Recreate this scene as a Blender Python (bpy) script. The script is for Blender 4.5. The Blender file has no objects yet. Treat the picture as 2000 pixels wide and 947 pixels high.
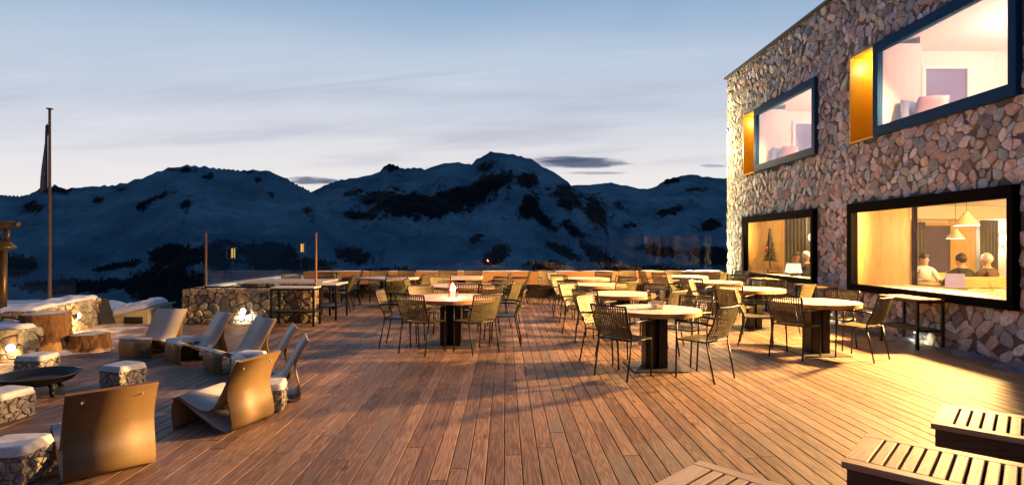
import bpy, math, random
import numpy as np
from mathutils import Vector, Matrix
random.seed(7)
SC = bpy.context.scene
COL = SC.collection
R = math.radians

# ------------------------------------------------------------------ camera
cam_d = bpy.data.cameras.new("camera")
cam = bpy.data.objects.new("camera", cam_d)
COL.objects.link(cam)
cam.location = (0, 0, 1.5)
cam.rotation_euler = (R(90), 0, 0)
cam_d.sensor_width = 36
cam_d.lens = 36 * 1100 / 2000
cam_d.shift_x = 12 / 2000
cam_d.shift_y = 6.5 / 2000
cam_d.clip_start = 0.05
cam_d.clip_end = 30000
SC.camera = cam
SC.view_settings.view_transform = 'Standard'
SC.view_settings.look = 'None'
SC.view_settings.exposure = 0.12
SC.view_settings.gamma = 1.0
SC.view_settings.use_curve_mapping = False
SC.cycles.use_denoising = True
SC.cycles.max_bounces = 7
SC.cycles.diffuse_bounces = 4
SC.cycles.glossy_bounces = 4
SC.cycles.transmission_bounces = 6
SC.cycles.transparent_max_bounces = 16
SC.cycles.sample_clamp_indirect = 4.0
SC.cycles.caustics_reflective = False
SC.cycles.caustics_refractive = False

# ------------------------------------------------------------------ node helpers
class NT:
    def __init__(s, tree):
        s.t = tree
    def n(s, typ, **kw):
        nd = s.t.nodes.new(typ)
        for k, v in kw.items():
            setattr(nd, k, v)
        return nd
    def put(s, sock, v):
        if isinstance(v, bpy.types.NodeSocket):
            s.t.links.new(v, sock)
        elif v is not None:
            sock.default_value = v
    def math(s, op, a, b=None, c=None, clamp=False):
        nd = s.n('ShaderNodeMath', operation=op, use_clamp=clamp)
        for i, x in enumerate((a, b, c)):
            if x is not None:
                s.put(nd.inputs[i], x)
        return nd.outputs[0]
    def vmath(s, op, a, b=None):
        nd = s.n('ShaderNodeVectorMath', operation=op)
        s.put(nd.inputs[0], a)
        if b is not None:
            s.put(nd.inputs[1], b)
        return nd.outputs[0]
    def mix(s, f, a, b, mode='MIX'):
        nd = s.n('ShaderNodeMix', data_type='RGBA', blend_type=mode)
        s.put(nd.inputs[0], f)
        s.put(nd.inputs[6], a if not isinstance(a, tuple) or len(a) == 4 else (*a, 1))
        s.put(nd.inputs[7], b if not isinstance(b, tuple) or len(b) == 4 else (*b, 1))
        return nd.outputs[2]
    def ramp(s, f, stops, interp='LINEAR'):
        nd = s.n('ShaderNodeValToRGB')
        cr = nd.color_ramp
        cr.interpolation = interp
        while len(cr.elements) < len(stops):
            cr.elements.new(0.5)
        for e, (p, c) in zip(cr.elements, stops):
            e.position = p
            e.color = (*c, 1) if len(c) == 3 else c
        s.put(nd.inputs[0], f)
        return nd.outputs[0]
    def smooth(s, v, a, b):
        nd = s.n('ShaderNodeMapRange', interpolation_type='SMOOTHSTEP')
        s.put(nd.inputs[0], v)
        nd.inputs[1].default_value = a
        nd.inputs[2].default_value = b
        return nd.outputs[0]
    def noise(s, vec, scale=5, detail=4, rough=0.55, dist=0.0):
        nd = s.n('ShaderNodeTexNoise')
        s.put(nd.inputs['Vector'], vec)
        nd.inputs['Scale'].default_value = scale
        nd.inputs['Detail'].default_value = detail
        nd.inputs['Roughness'].default_value = rough
        nd.inputs['Distortion'].default_value = dist
        return nd.outputs[0]
    def obj(s):
        return s.n('ShaderNodeTexCoord').outputs['Object']
    def sep(s, v):
        nd = s.n('ShaderNodeSeparateXYZ')
        s.put(nd.inputs[0], v)
        return nd.outputs
    def comb(s, x, y, z):
        nd = s.n('ShaderNodeCombineXYZ')
        for i, q in enumerate((x, y, z)):
            s.put(nd.inputs[i], q)
        return nd.outputs[0]
    def attr(s, name):
        return s.n('ShaderNodeAttribute', attribute_name=name).outputs['Fac']
    def bump(s, h, strength=0.3, dist=0.01):
        nd = s.n('ShaderNodeBump')
        nd.inputs['Strength'].default_value = strength
        nd.inputs['Distance'].default_value = dist
        s.put(nd.inputs['Height'], h)
        return nd.outputs[0]

def new_mat(name):
    m = bpy.data.materials.new(name)
    m.use_nodes = True
    m.node_tree.nodes.clear()
    t = NT(m.node_tree)
    out = t.n('ShaderNodeOutputMaterial')
    return m, t, out

def pbr(name, col, rough=0.6, metal=0.0, var=0.25, scale=8.0, bump=0.15, bdist=0.004, stretch=(1, 1, 1), spec=0.5, build=None, coat=0.0):
    """principled material with procedural colour variation and bump"""
    m, t, out = new_mat(name)
    b = t.n('ShaderNodeBsdfPrincipled')
    co = t.vmath('MULTIPLY', t.obj(), stretch)
    n1 = t.noise(co, scale, 5, 0.6)
    n2 = t.noise(co, scale * 6, 3, 0.6)
    f = t.math('MULTIPLY_ADD', n1, 0.7, t.math('MULTIPLY', n2, 0.3))
    dark = tuple(c * (1 - var) for c in col)
    lite = tuple(min(1, c * (1 + var)) for c in col)
    c = t.ramp(f, [(0.3, dark), (0.7, lite)])
    if build:
        c = build(t, c, co)
    t.put(b.inputs['Base Color'], c)
    t.put(b.inputs['Roughness'], t.math('ADD', rough - 0.08, t.math('MULTIPLY', n1, 0.16), clamp=True))
    b.inputs['Metallic'].default_value = metal
    b.inputs['Specular IOR Level'].default_value = spec
    b.inputs['Coat Weight'].default_value = coat
    if bump:
        t.put(b.inputs['Normal'], t.bump(f, bump, bdist))
    t.put(out.inputs[0], b.outputs[0])
    return m

def emit(name, col, strength):
    m, t, out = new_mat(name)
    e = t.n('ShaderNodeEmission')
    e.inputs[0].default_value = (*col, 1)
    e.inputs[1].default_value = strength
    t.put(out.inputs[0], e.outputs[0])
    return m

def pane_mat(name, tint=(0.93, 0.96, 0.97), refl=1.0):
    """thin clear glass: see-through with a fresnel mirror reflection"""
    m, t, out = new_mat(name)
    tr = t.n('ShaderNodeBsdfTransparent')
    tr.inputs[0].default_value = (*tint, 1)
    gl = t.n('ShaderNodeBsdfGlossy')
    gl.inputs['Roughness'].default_value = 0.015
    gl.inputs['Color'].default_value = (0.9, 0.95, 1.0, 1)
    ge = t.n('ShaderNodeNewGeometry')
    dt = t.n('ShaderNodeVectorMath', operation='DOT_PRODUCT')
    t.put(dt.inputs[0], ge.outputs['Normal'])
    t.put(dt.inputs[1], ge.outputs['Incoming'])
    cs = t.math('SUBTRACT', 1.0, t.math('ABSOLUTE', dt.outputs['Value']), clamp=True)
    fr = t.math('MULTIPLY_ADD', t.math('POWER', cs, 5.0), 0.96, 0.04)
    mx = t.n('ShaderNodeMixShader')
    t.put(mx.inputs[0], t.math('MULTIPLY', fr, refl, clamp=True))
    t.put(mx.inputs[1], tr.outputs[0])
    t.put(mx.inputs[2], gl.outputs[0])
    t.put(out.inputs[0], mx.outputs[0])
    return m

# ------------------------------------------------------------------ world: clear dusk sky, glow over the mountains
world = bpy.data.worlds.new("World")
SC.world = world
world.use_nodes = True
world.node_tree.nodes.clear()
t = NT(world.node_tree)
wo = t.n('ShaderNodeOutputWorld')
bg = t.n('ShaderNodeBackground')
d = t.n('ShaderNodeTexCoord').outputs['Generated']
dx, dy, dz = t.sep(d)
ys = t.math('MAXIMUM', dy, 0.12)
su = t.math('DIVIDE', dx, ys)
sv = t.math('DIVIDE', dz, ys)
warp = t.noise(t.comb(t.math('MULTIPLY', su, 0.8), t.math('MULTIPLY', sv, 3.0), 3.7), 2.2, 5, 0.6)
zz = t.math('ADD', dz, t.math('MULTIPLY', t.math('SUBTRACT', warp, 0.5), 0.07))
zz = t.math('ADD', zz, t.math('MULTIPLY', t.math('POWER', t.math('ABSOLUTE', t.math('ADD', su, 0.08)), 2.0), 0.055))
front = t.ramp(zz, [(0.0, (0.78, 0.71, 0.64)), (0.11, (0.79, 0.75, 0.74)), (0.17, (0.68, 0.675, 0.715)), (0.24, (0.525, 0.575, 0.675)),
                    (0.32, (0.44, 0.53, 0.655)), (0.41, (0.225, 0.365, 0.56)), (0.55, (0.12, 0.22, 0.38)), (1.0, (0.075, 0.14, 0.26))])
# thin high streaks
st = t.noise(t.comb(t.math('MULTIPLY', su, 1.1), t.math('MULTIPLY', t.math('SUBTRACT', sv, t.math('MULTIPLY', su, 0.06)), 11.0), 1.0), 1.5, 6, 0.55)
band = t.math('MULTIPLY', t.smooth(sv, 0.08, 0.16), t.math('SUBTRACT', 1.0, t.smooth(sv, 0.26, 0.40)))
front = t.mix(t.math('MULTIPLY', t.smooth(st, 0.48, 0.72), t.math('MULTIPLY', band, 0.52)), front, (0.38, 0.41, 0.515))
front = t.mix(t.math('MULTIPLY', t.smooth(st, 0.52, 0.28), t.math('MULTIPLY', band, 0.22)), front, (0.86, 0.86, 0.88))
# old contrail
ln = t.math('SUBTRACT', sv, t.math('ADD', 0.315, t.math('MULTIPLY', su, 0.098)))
lw = t.math('SUBTRACT', 1.0, t.smooth(t.math('ABSOLUTE', t.math('ADD', ln, t.math('MULTIPLY', t.math('SUBTRACT', st, 0.5), 0.006))), 0.0, 0.006))
lw = t.math('MULTIPLY', lw, t.math('MULTIPLY', t.smooth(su, -0.48, -0.38), t.math('SUBTRACT', 1.0, t.smooth(su, -0.12, 0.05))))
front = t.mix(t.math('MULTIPLY', lw, 0.22), front, (0.33, 0.40, 0.52))
# small dark lens clouds near the peaks
nw = t.noise(t.comb(t.math('MULTIPLY', su, 5.0), t.math('MULTIPLY', sv, 26.0), 0.0), 2.6, 5, 0.6)
for (cx, cy, rx, ry, k) in ((0.133, 0.1475, 0.088, 0.0098, 0.9), (0.10, 0.153, 0.05, 0.006, 0.7), (-0.345, 0.1165, 0.045, 0.0075, 0.85), (0.155, 0.129, 0.055, 0.0032, 0.5), (0.37, 0.142, 0.03, 0.003, 0.45), (-0.30, 0.113, 0.03, 0.004, 0.5)):
    q = t.math('ADD', t.math('POWER', t.math('ABSOLUTE', t.math('DIVIDE', t.math('SUBTRACT', su, cx), rx)), 2.0),
               t.math('POWER', t.math('ABSOLUTE', t.math('DIVIDE', t.math('SUBTRACT', sv, cy), ry)), 2.0))
    q = t.math('ADD', q, t.math('MULTIPLY', t.math('SUBTRACT', nw, 0.5), 2.6))
    front = t.mix(t.math('MULTIPLY', t.math('SUBTRACT', 1.0, t.smooth(q, 0.25, 1.25)), k), front, (0.055, 0.085, 0.16))
rear = t.ramp(dz, [(0.0, (0.030, 0.055, 0.10)), (0.35, (0.028, 0.06, 0.125)), (1.0, (0.06, 0.115, 0.225))])
sky = t.mix(t.smooth(dy, -0.75, 0.15), rear, front)
ground = t.smooth(dz, -0.12, -0.02)
sky = t.mix(ground, (0.01, 0.016, 0.028), sky)
t.put(bg.inputs[0], sky)
bg.inputs[1].default_value = 1.02
t.put(wo.inputs[0], bg.outputs[0])

# ------------------------------------------------------------------ mesh helpers
class MB:
    """collects shapes, then links them as ONE mesh object"""
    def __init__(s):
        s.v, s.f, s.m, s.a = [], [], [], []
    def add(s, verts, faces, mi=0, rnd=0.0):
        o = len(s.v)
        s.v.extend([tuple(p) for p in verts])
        s.f.extend([tuple(i + o for i in q) for q in faces])
        s.m.extend([mi] * len(faces))
        s.a.extend([rnd] * len(verts))
        return s
    def box(s, c, size, rz=0.0, mi=0, rnd=0.0, rot=None):
        hx, hy, hz = size[0] / 2, size[1] / 2, size[2] / 2
        M = rot if rot is not None else Matrix.Rotation(rz, 3, 'Z')
        pts = [Vector(c) + M @ Vector((sx * hx, sy * hy, sz * hz)) for sz in (-1, 1) for sy in (-1, 1) for sx in (-1, 1)]
        return s.add(pts, [(0, 2, 3, 1), (4, 5, 7, 6), (0, 1, 5, 4), (2, 6, 7, 3), (0, 4, 6, 2), (1, 3, 7, 5)], mi, rnd)
    def lohi(s, lo, hi, mi=0, rnd=0.0):
        return s.box([(a + b) / 2 for a, b in zip(lo, hi)], [b - a for a, b in zip(lo, hi)], mi=mi, rnd=rnd)
    def bar(s, p0, p1, w, h, mi=0):
        p0, p1 = Vector(p0), Vector(p1)
        dd = p1 - p0
        M = dd.to_track_quat('Y', 'Z').to_matrix()
        return s.box((p0 + p1) / 2, (w, dd.length, h), rot=M, mi=mi)
    def path(s, pts, r, n=8, mi=0, cap=True):
        pts = [Vector(p) for p in pts]
        rs = r if isinstance(r, (list, tuple)) else [r] * len(pts)
        vs, fs = [], []
        prev = None
        for i, p in enumerate(pts):
            a = pts[max(i - 1, 0)]
            b = pts[min(i + 1, len(pts) - 1)]
            tg = (b - a).normalized()
            if prev is None:
                x = tg.orthogonal().normalized()
            else:
                x = (prev - tg * prev.dot(tg)).normalized()
            prev = x
            y = tg.cross(x)
            for k in range(n):
                an = 2 * math.pi * k / n
                vs.append(p + (x * math.cos(an) + y * math.sin(an)) * rs[i])
        for i in range(len(pts) - 1):
            for k in range(n):
                a, b = i * n + k, i * n + (k + 1) % n
                fs.append((a, b, b + n, a + n))
        if cap:
            fs.append(tuple(range(n))[::-1])
            fs.append(tuple(range((len(pts) - 1) * n, len(pts) * n)))
        return s.add(vs, fs, mi)
    def lathe(s, prof, n=32, c=(0, 0, 0), mi=0, wob=0.0, cap=True):
        vs, fs = [], []
        for j, (r, z) in enumerate(prof):
            for k in range(n):
                an = 2 * math.pi * k / n
                rr = r * (1 + wob * (math.sin(an * 3 + 1) * .6 + math.sin(an * 7 + 2) * .4 + random.uniform(-.5, .5)))
                vs.append((c[0] + rr * math.cos(an), c[1] + rr * math.sin(an), c[2] + z))
        for j in range(len(prof) - 1):
            for k in range(n):
                a, b = j * n + k, j * n + (k + 1) % n
                fs.append((a, b, b + n, a + n))
        if cap:
            fs.append(tuple(range(n))[::-1])
            fs.append(tuple(range((len(prof) - 1) * n, len(prof) * n)))
        return s.add(vs, fs, mi)
    def grid(s, fn, nu, nv, mi=0):
        vs = [fn(i / nu, j / nv) for j in range(nv + 1) for i in range(nu + 1)]
        fs = [(j * (nu + 1) + i, j * (nu + 1) + i + 1, (j + 1) * (nu + 1) + i + 1, (j + 1) * (nu + 1) + i) for j in range(nv) for i in range(nu)]
        return s.add(vs, fs, mi)
    def build(s, name, mats, parent=None, loc=(0, 0, 0), rz=0.0, smooth=False, bevel=0.0, seg=2, attr=False):
        me = bpy.data.meshes.new(name)
        me.from_pydata(s.v, [], s.f)
        for m in (mats if isinstance(mats, (list, tuple)) else [mats]):
            me.materials.append(m)
        me.polygons.foreach_set('material_index', s.m)
        if smooth:
            me.polygons.foreach_set('use_smooth', [True] * len(s.f))
        if attr:
            at = me.attributes.new('rnd', 'FLOAT', 'POINT')
            at.data.foreach_set('value', s.a)
        me.update()
        o = bpy.data.objects.new(name, me)
        COL.objects.link(o)
        o.location = loc
        o.rotation_euler = (0, 0, rz)
        if parent:
            o.parent = parent
        if bevel:
            b = o.modifiers.new('bevel', 'BEVEL')
            b.width = bevel
            b.segments = seg
            b.limit_method = 'ANGLE'
            b.angle_limit = R(40)
            b.harden_normals = False
        return o

def tag(o, label=None, cat=None, group=None, kind=None):
    for k, v in (('label', label), ('category', cat), ('group', group), ('kind', kind)):
        if v:
            o[k] = v
    return o

def thing(name, label, cat, loc=(0, 0, 0), rz=0.0, group=None):
    o = bpy.data.objects.new(name, None)
    o.empty_display_size = 0.1
    COL.objects.link(o)
    o.location = loc
    o.rotation_euler = (0, 0, rz)
    return tag(o, label, cat, group)

KIDS = {}
def dup(root, loc, rz, label, group=None):
    """a copy of a thing with copies of its parts and sub-parts (sharing meshes)"""
    def rec(o, parent):
        c = o.copy()
        COL.objects.link(c)
        c.parent = parent
        for ch in o.children:
            rec(ch, c)
        return c
    c = rec(root, None)
    c.location = loc
    c.rotation_euler = (0, 0, rz)
    c['label'] = label
    if group:
        c['group'] = group
    return c

def lamp(name, kind, loc, energy, col, size=0.1, rot=None, parent=None, spot=None, blend=0.5):
    ld = bpy.data.lights.new(name, kind)
    ld.energy = energy
    ld.color = col
    if kind == 'AREA':
        ld.shape = 'DISK'
        ld.size = size
    else:
        ld.shadow_soft_size = size
    if kind == 'SPOT':
        ld.spot_size = spot
        ld.spot_blend = blend
    o = bpy.data.objects.new(name, ld)
    COL.objects.link(o)
    o.location = loc
    if rot:
        o.rotation_euler = rot
    if parent:
        o.parent = parent
    return o

# value noise
def _hash(ix, iy, seed):
    h = (ix * 374761393 + iy * 668265263 + seed * 1442695041) & 0xffffffff
    h = ((h ^ (h >> 13)) * 1274126177) & 0xffffffff
    return ((h ^ (h >> 16)) & 0xffff) / 65535.0
def vnoise(x, y, seed=0):
    x, y = np.asarray(x, float), np.asarray(y, float)
    ix, iy = np.floor(x).astype(np.int64), np.floor(y).astype(np.int64)
    fx, fy = x - ix, y - iy
    fx, fy = fx * fx * (3 - 2 * fx), fy * fy * (3 - 2 * fy)
    a, b = _hash(ix, iy, seed), _hash(ix + 1, iy, seed)
    c, e = _hash(ix, iy + 1, seed), _hash(ix + 1, iy + 1, seed)
    return (a * (1 - fx) + b * fx) * (1 - fy) + (c * (1 - fx) + e * fx) * fy
def fbm(x, y, oct=5, seed=0, ridged=False):
    s, amp, tot = 0, 1.0, 0
    for o in range(oct):
        n = vnoise(x * 2 ** o + o * 17.3, y * 2 ** o - o * 9.1, seed + o)
        if ridged:
            n = 1 - abs(2 * n - 1)
        s = s + n * amp
        tot += amp
        amp *= 0.5
    return s / tot

# ------------------------------------------------------------------ rubble stone facing
def clip_poly(poly, nx, ny, c):
    out = []
    for i in range(len(poly)):
        p, q = poly[i], poly[(i + 1) % len(poly)]
        dp, dq = nx * p[0] + ny * p[1] - c, nx * q[0] + ny * q[1] - c
        if dp <= 0:
            out.append(p)
        if (dp < 0 < dq) or (dq < 0 < dp):
            k = dp / (dp - dq)
            out.append((p[0] + (q[0] - p[0]) * k, p[1] + (q[1] - p[1]) * k))
    return out

def stones(mb, P, a0, a1, b0, b1, sp, holes=(), depth=0.05, gap=0.012, rng=None, flat=1.35, coarse=None, mi=0):
    """irregular stones over the rectangle a0..a1 x b0..b1; P(a, b, out) -> point"""
    rng = rng or random.Random(3)
    pts = []
    row = 0
    b = b0 - sp
    while b < b1 + sp:
        a = a0 - sp * 2 + (row % 2) * sp * flat * 0.5
        while a < a1 + sp * 2:
            pts.append((a + rng.uniform(-.46, .46) * sp * flat, b + rng.uniform(-.46, .46) * sp, rng.uniform(-1, 1)))
            a += sp * flat
        b += sp
        row += 1
    # thin out: merge some neighbours so sizes differ
    keep = [p for p in pts if rng.random() > 0.06 + 0.40 * max(0, min(1, (float(vnoise(p[0] / sp * .33 + 7, p[1] / sp * .33, 5)) - .25) * 1.9))]
    cell = sp * 3.6
    gridd = {}
    for i, p in enumerate(keep):
        gridd.setdefault((int(p[0] // cell), int(p[1] // cell)), []).append(i)
    for i, (pa, pb, w) in enumerate(keep):
        if not (a0 - sp < pa < a1 + sp and b0 - sp < pb < b1 + sp):
            continue
        if any(h[0] - .0 < pa < h[1] + .0 and h[2] < pb < h[3] for h in holes):
            continue
        q_ = 3.4 * sp
        poly = [(pa - q_, pb - q_), (pa + q_, pb - q_), (pa + q_, pb + q_), (pa - q_, pb + q_)]
        ca, cb = int(pa // cell), int(pb // cell)
        for gx in (-1, 0, 1):
            for gy in (-1, 0, 1):
                for j in gridd.get((ca + gx, cb + gy), ()):
                    if j == i:
                        continue
                    qa, qb, qw = keep[j]
                    nx, ny = qa - pa, qb - pb
                    L2 = nx * nx + ny * ny
                    if L2 < 1e-8:
                        continue
                    c = (qa * qa + qb * qb - pa * pa - pb * pb) / 2 + (w - qw) * sp * sp * 0.14
                    poly = clip_poly(poly, nx, ny, c)
                    if len(poly) < 3:
                        break
        if len(poly) < 3:
            continue
        for (nx, ny, c) in ((1, 0, a1), (-1, 0, -a0), (0, 1, b1), (0, -1, -b0)):
            poly = clip_poly(poly, nx, ny, c)
            if len(poly) < 3:
                break
        if len(poly) < 3:
            continue
        for h in holes:
            opts = [(h[0] - pa, (1, 0, h[0])), (pa - h[1], (-1, 0, -h[1])), (h[2] - pb, (0, 1, h[2])), (pb - h[3], (0, -1, -h[3]))]
            dd, hp = max(opts)
            # only if the cell reaches the hole
            xs, ys_ = [p[0] for p in poly], [p[1] for p in poly]
            if min(xs) < h[1] and max(xs) > h[0] and min(ys_) < h[3] and max(ys_) > h[2]:
                poly = clip_poly(poly, *hp)
                if len(poly) < 3:
                    break
        if len(poly) < 3:
            continue
        area = abs(sum(poly[k][0] * poly[(k + 1) % len(poly)][1] - poly[(k + 1) % len(poly)][0] * poly[k][1] for k in range(len(poly)))) / 2
        if area < sp * sp * 0.03:
            continue
        cx = sum(p[0] for p in poly) / len(poly)
        cy = sum(p[1] for p in poly) / len(poly)
        # corner rounding
        rp = []
        for k in range(len(poly)):
            p, q = poly[k], poly[(k + 1) % len(poly)]
            k1 = rng.uniform(.09, .21)
            k2 = 1 - rng.uniform(.09, .21)
            rp.append((p[0] + (q[0] - p[0]) * k1, p[1] + (q[1] - p[1]) * k1))
            rp.append((p[0] + (q[0] - p[0]) * k2, p[1] + (q[1] - p[1]) * k2))
        n = len(rp)
        rad = max(0.02, math.sqrt(area / math.pi))
        s0 = max(0.5, 1 - gap / rad)
        h0 = depth * rng.uniform(.45, 1.0)
        ta, tb = rng.uniform(-.22, .22), rng.uniform(-.22, .22)
        vs = []
        for (sc, hz, nz) in ((s0, -0.5 * depth, 0), (s0 * .985, h0 * .55, .10), (s0 * .90, h0 * .92, .10), (s0 * .5, h0 * 1.0, .13)):
            for (x, y) in rp:
                ex, ey = (x - cx) * sc, (y - cy) * sc
                z = hz + (ta * ex + tb * ey) * (1 if hz > 0 else 0) + rng.uniform(-nz, nz) * depth
                vs.append(P(cx + ex, cy + ey, z))
        fs = []
        for lv in range(3):
            for k in range(n):
                a, bb = lv * n + k, lv * n + (k + 1) % n
                fs.append((a, bb, bb + n, a + n))
        vs.append(P(cx, cy, h0 * 1.05 + rng.uniform(-.1, .1) * depth))
        for k in range(n):
            fs.append((3 * n + k, 3 * n + (k + 1) % n, 4 * n))
        mb.add(vs, fs, mi, rng.random())

def stone_mat(name, cols, moss=0.0, bump=0.6):
    m, t, out = new_mat(name)
    b = t.n('ShaderNodeBsdfPrincipled')
    co = t.obj()
    r = t.attr('rnd')
    base = t.ramp(r, [(i / max(1, len(cols) - 1), c) for i, c in enumerate(cols)], 'CONSTANT')
    off = t.vmath('ADD', co, t.comb(t.math('MULTIPLY', r, 91), t.math('MULTIPLY', r, 37), 0))
    n1 = t.noise(off, 9, 6, 0.65, 0.6)
    n2 = t.noise(off, 45, 4, 0.6)
    k = t.math('MULTIPLY_ADD', n1, 2.0, 0.02)
    k = t.math('MULTIPLY', k, t.math('MULTIPLY_ADD', n2, 0.7, 0.65))
    c = t.mix(1.0, base, t.comb(k, k, k), 'MULTIPLY')
    vein = t.smooth(t.math('ABSOLUTE', t.math('SUBTRACT', t.noise(off, 3.5, 5, 0.6, 1.5), 0.5)), 0.025, 0.0)
    c = t.mix(t.math('MULTIPLY', vein, 0.35), c, (0.55, 0.52, 0.48))
    lich = t.smooth(t.noise(co, 1.7, 6, 0.65), 0.56, 0.70)
    c = t.mix(t.math('MULTIPLY', lich, 0.35), c, (0.16, 0.15, 0.12))
    t.put(b.inputs['Base Color'], c)
    b.inputs['Roughness'].default_value = 0.85
    b.inputs['Specular IOR Level'].default_value = 0.3
    t.put(b.inputs['Normal'], t.bump(t.math('ADD', n1, t.math('MULTIPLY', n2, 0.5)), bump, 0.02))
    t.put(out.inputs[0], b.outputs[0])
    return m

# ------------------------------------------------------------------ materials
M = {}
STONE = [(0.50, 0.46, 0.42), (0.68, 0.65, 0.60), (0.34, 0.38, 0.38), (0.60, 0.46, 0.36), (0.30, 0.36, 0.37), (0.76, 0.69, 0.58), (0.44, 0.37, 0.32), (0.24, 0.24, 0.25), (0.62, 0.57, 0.54), (0.40, 0.48, 0.49),
         (0.70, 0.56, 0.44), (0.38, 0.37, 0.35), (0.55, 0.53, 0.50), (0.29, 0.26, 0.23), (0.66, 0.53, 0.49), (0.46, 0.52, 0.50), (0.52, 0.42, 0.33), (0.80, 0.76, 0.70), (0.35, 0.30, 0.27), (0.48, 0.49, 0.47)]
STONE = [(r * 1.0, g * 1.08, b * 1.16) for r, g, b in STONE]
M['stone'] = stone_mat('facade_stone', STONE)
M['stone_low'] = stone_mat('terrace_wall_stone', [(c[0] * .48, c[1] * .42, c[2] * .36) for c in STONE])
M['pebble'] = stone_mat('pebble_relief', [(0.36, 0.33, 0.29), (0.42, 0.38, 0.34), (0.33, 0.30, 0.27), (0.39, 0.36, 0.33)])
M['mortar'] = pbr('mortar', (0.13, 0.12, 0.11), 0.95, var=0.3, scale=12, bump=0.5, bdist=0.01)
M['black'] = pbr('black_frame', (0.004, 0.004, 0.005), 0.85, var=0.2, bump=0.02, spec=0.03)
M['blue'] = pbr('blue_grey_frame', (0.008, 0.055, 0.155), 0.6, var=0.12, bump=0.03, spec=0.06)
M['gold'] = pbr('ochre_reveal', (0.74, 0.42, 0.02), 0.42, var=0.12, scale=3, bump=0.04, stretch=(1, 1, .3))
M['pane'] = pane_mat('window_glass')
M['pane_up'] = pane_mat('upper_window_glass', (.95, .95, .96), 2.4)
M['balus'] = pane_mat('balustrade_glass', (0.86, 0.91, 0.94), .6)
M['roof'] = pbr('dark_metal_roof', (0.05, 0.055, 0.075), 0.4, var=0.15)
M['steel'] = pbr('dark_steel', (0.009, 0.008, 0.007), 0.42, metal=0.2, var=0.3, bump=0.06)
M['plate'] = pbr('steel_plate', (0.075, 0.075, 0.078), 0.5, metal=0.35, var=0.25, bump=0.05)
M['cord'] = pbr('woven_cord', (0.090, 0.078, 0.036), 0.42, var=0.25, scale=30, bump=0.1)
M['snow'] = pbr('snow', (0.74, 0.76, 0.80), 0.75, var=0.06, scale=6, bump=0.5, bdist=0.02)
M['snow_old'] = pbr('old_snow', (0.20, 0.22, 0.25), 0.8, var=0.3, scale=25, bump=0.6, bdist=0.01)
M['snow_thin'] = pbr('frost', (0.60, 0.60, 0.63), 0.8, var=0.2, scale=25, bump=0.4, bdist=0.006)
M['white'] = pbr('white_plaster', (0.72, 0.66, 0.57), 0.8, var=0.05, scale=4, bump=0.04)
M['pinkwall'] = pbr('pale_pine', (0.76, 0.60, 0.50), 0.7, var=0.08, scale=3, bump=0.04, stretch=(6, 6, .5))
M['glow'] = emit('lamp_white', (1.0, 0.93, 0.78), 9.0)
M['glow_warm'] = emit('lamp_warm', (1.0, 0.74, 0.36), 5.0)
M['glow_amber'] = emit('reflection_amber', (1.0, 0.50, 0.09), 1.25)
M['candle_glow'] = emit('candle_flame', (1.0, 0.42, 0.18), 40.0)
M['lens'] = emit('spot_lens', (1.0, 0.94, 0.78), 9.0)
M['curtain'] = pbr('grey_curtain', (0.17, 0.165, 0.16), 0.9, var=0.15, scale=20)
M['curtain_dark'] = pbr('dark_curtain', (0.055, 0.045, 0.065), 0.9, var=0.15, scale=20)
M['skin'] = pbr('skin', (0.55, 0.32, 0.22), 0.6, var=0.08, bump=0.03)
M['coat'] = pbr('black_wool', (0.02, 0.022, 0.026), 0.9, var=0.2)
M['blouse'] = pbr('cream_blouse', (0.62, 0.55, 0.46), 0.85, var=0.1)
M['browncoat'] = pbr('brown_knit', (0.10, 0.06, 0.04), 0.9, var=0.2)
M['hair_dark'] = pbr('brown_hair', (0.05, 0.03, 0.02), 0.6, var=0.3, scale=40)
M['hair_pale'] = pbr('white_hair', (0.70, 0.66, 0.58), 0.6, var=0.15, scale=40)
M['fir'] = pbr('fir_needles', (0.018, 0.021, 0.012), 0.85, var=0.4, scale=30)
M['bark'] = pbr('bark', (0.15, 0.075, 0.032), 0.95, var=0.65, scale=14, bump=1.0, bdist=0.03, stretch=(1, 1, .3))
M['bare'] = pbr('bare_wood', (0.36, 0.22, 0.095), 0.8, var=0.4, scale=10, bump=0.3, stretch=(1, 1, .2))
M['iron'] = pbr('black_iron', (0.012, 0.012, 0.013), 0.55, metal=0.3, var=0.35, bump=0.25, bdist=0.004)
M['brass'] = pbr('bronze_paint', (0.20, 0.11, 0.035), 0.38, metal=0.7, var=0.25)
M['pole'] = pbr('wooden_pole', (0.25, 0.125, 0.06), 0.7, var=0.25, stretch=(4, 4, .3))
M['flag'] = pbr('dark_flag', (0.10, 0.09, 0.11), 0.9, var=0.3)
M['cloth_blue'] = pbr('blue_cushion', (0.07, 0.09, 0.20), 0.9, var=0.15)
M['cloth_mauve'] = pbr('mauve_cushion', (0.17, 0.10, 0.17), 0.9, var=0.15)
M['dusk_glass'] = pbr('dark_inner_glass', (0.13, 0.115, 0.20), 0.12, var=0.1, scale=2, bump=0)
M['juice'] = pbr('yellow_drink', (0.85, 0.65, 0.03), 0.2, var=0.05, bump=0)
M['wax'] = pbr('candle_wax', (0.75, 0.50, 0.42), 0.5, var=0.05, bump=0.02)
M['pinklamp'] = emit('pink_lantern_glow', (1.0, 0.50, 0.40), .95)
M['red'] = pbr('red_bauble', (0.6, 0.03, 0.02), 0.3, var=0.05, bump=0)
M['forest'] = pbr('conifer_mass', (0.012, 0.020, 0.022), 0.95, var=0.4, scale=0.02, bump=0)

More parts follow.
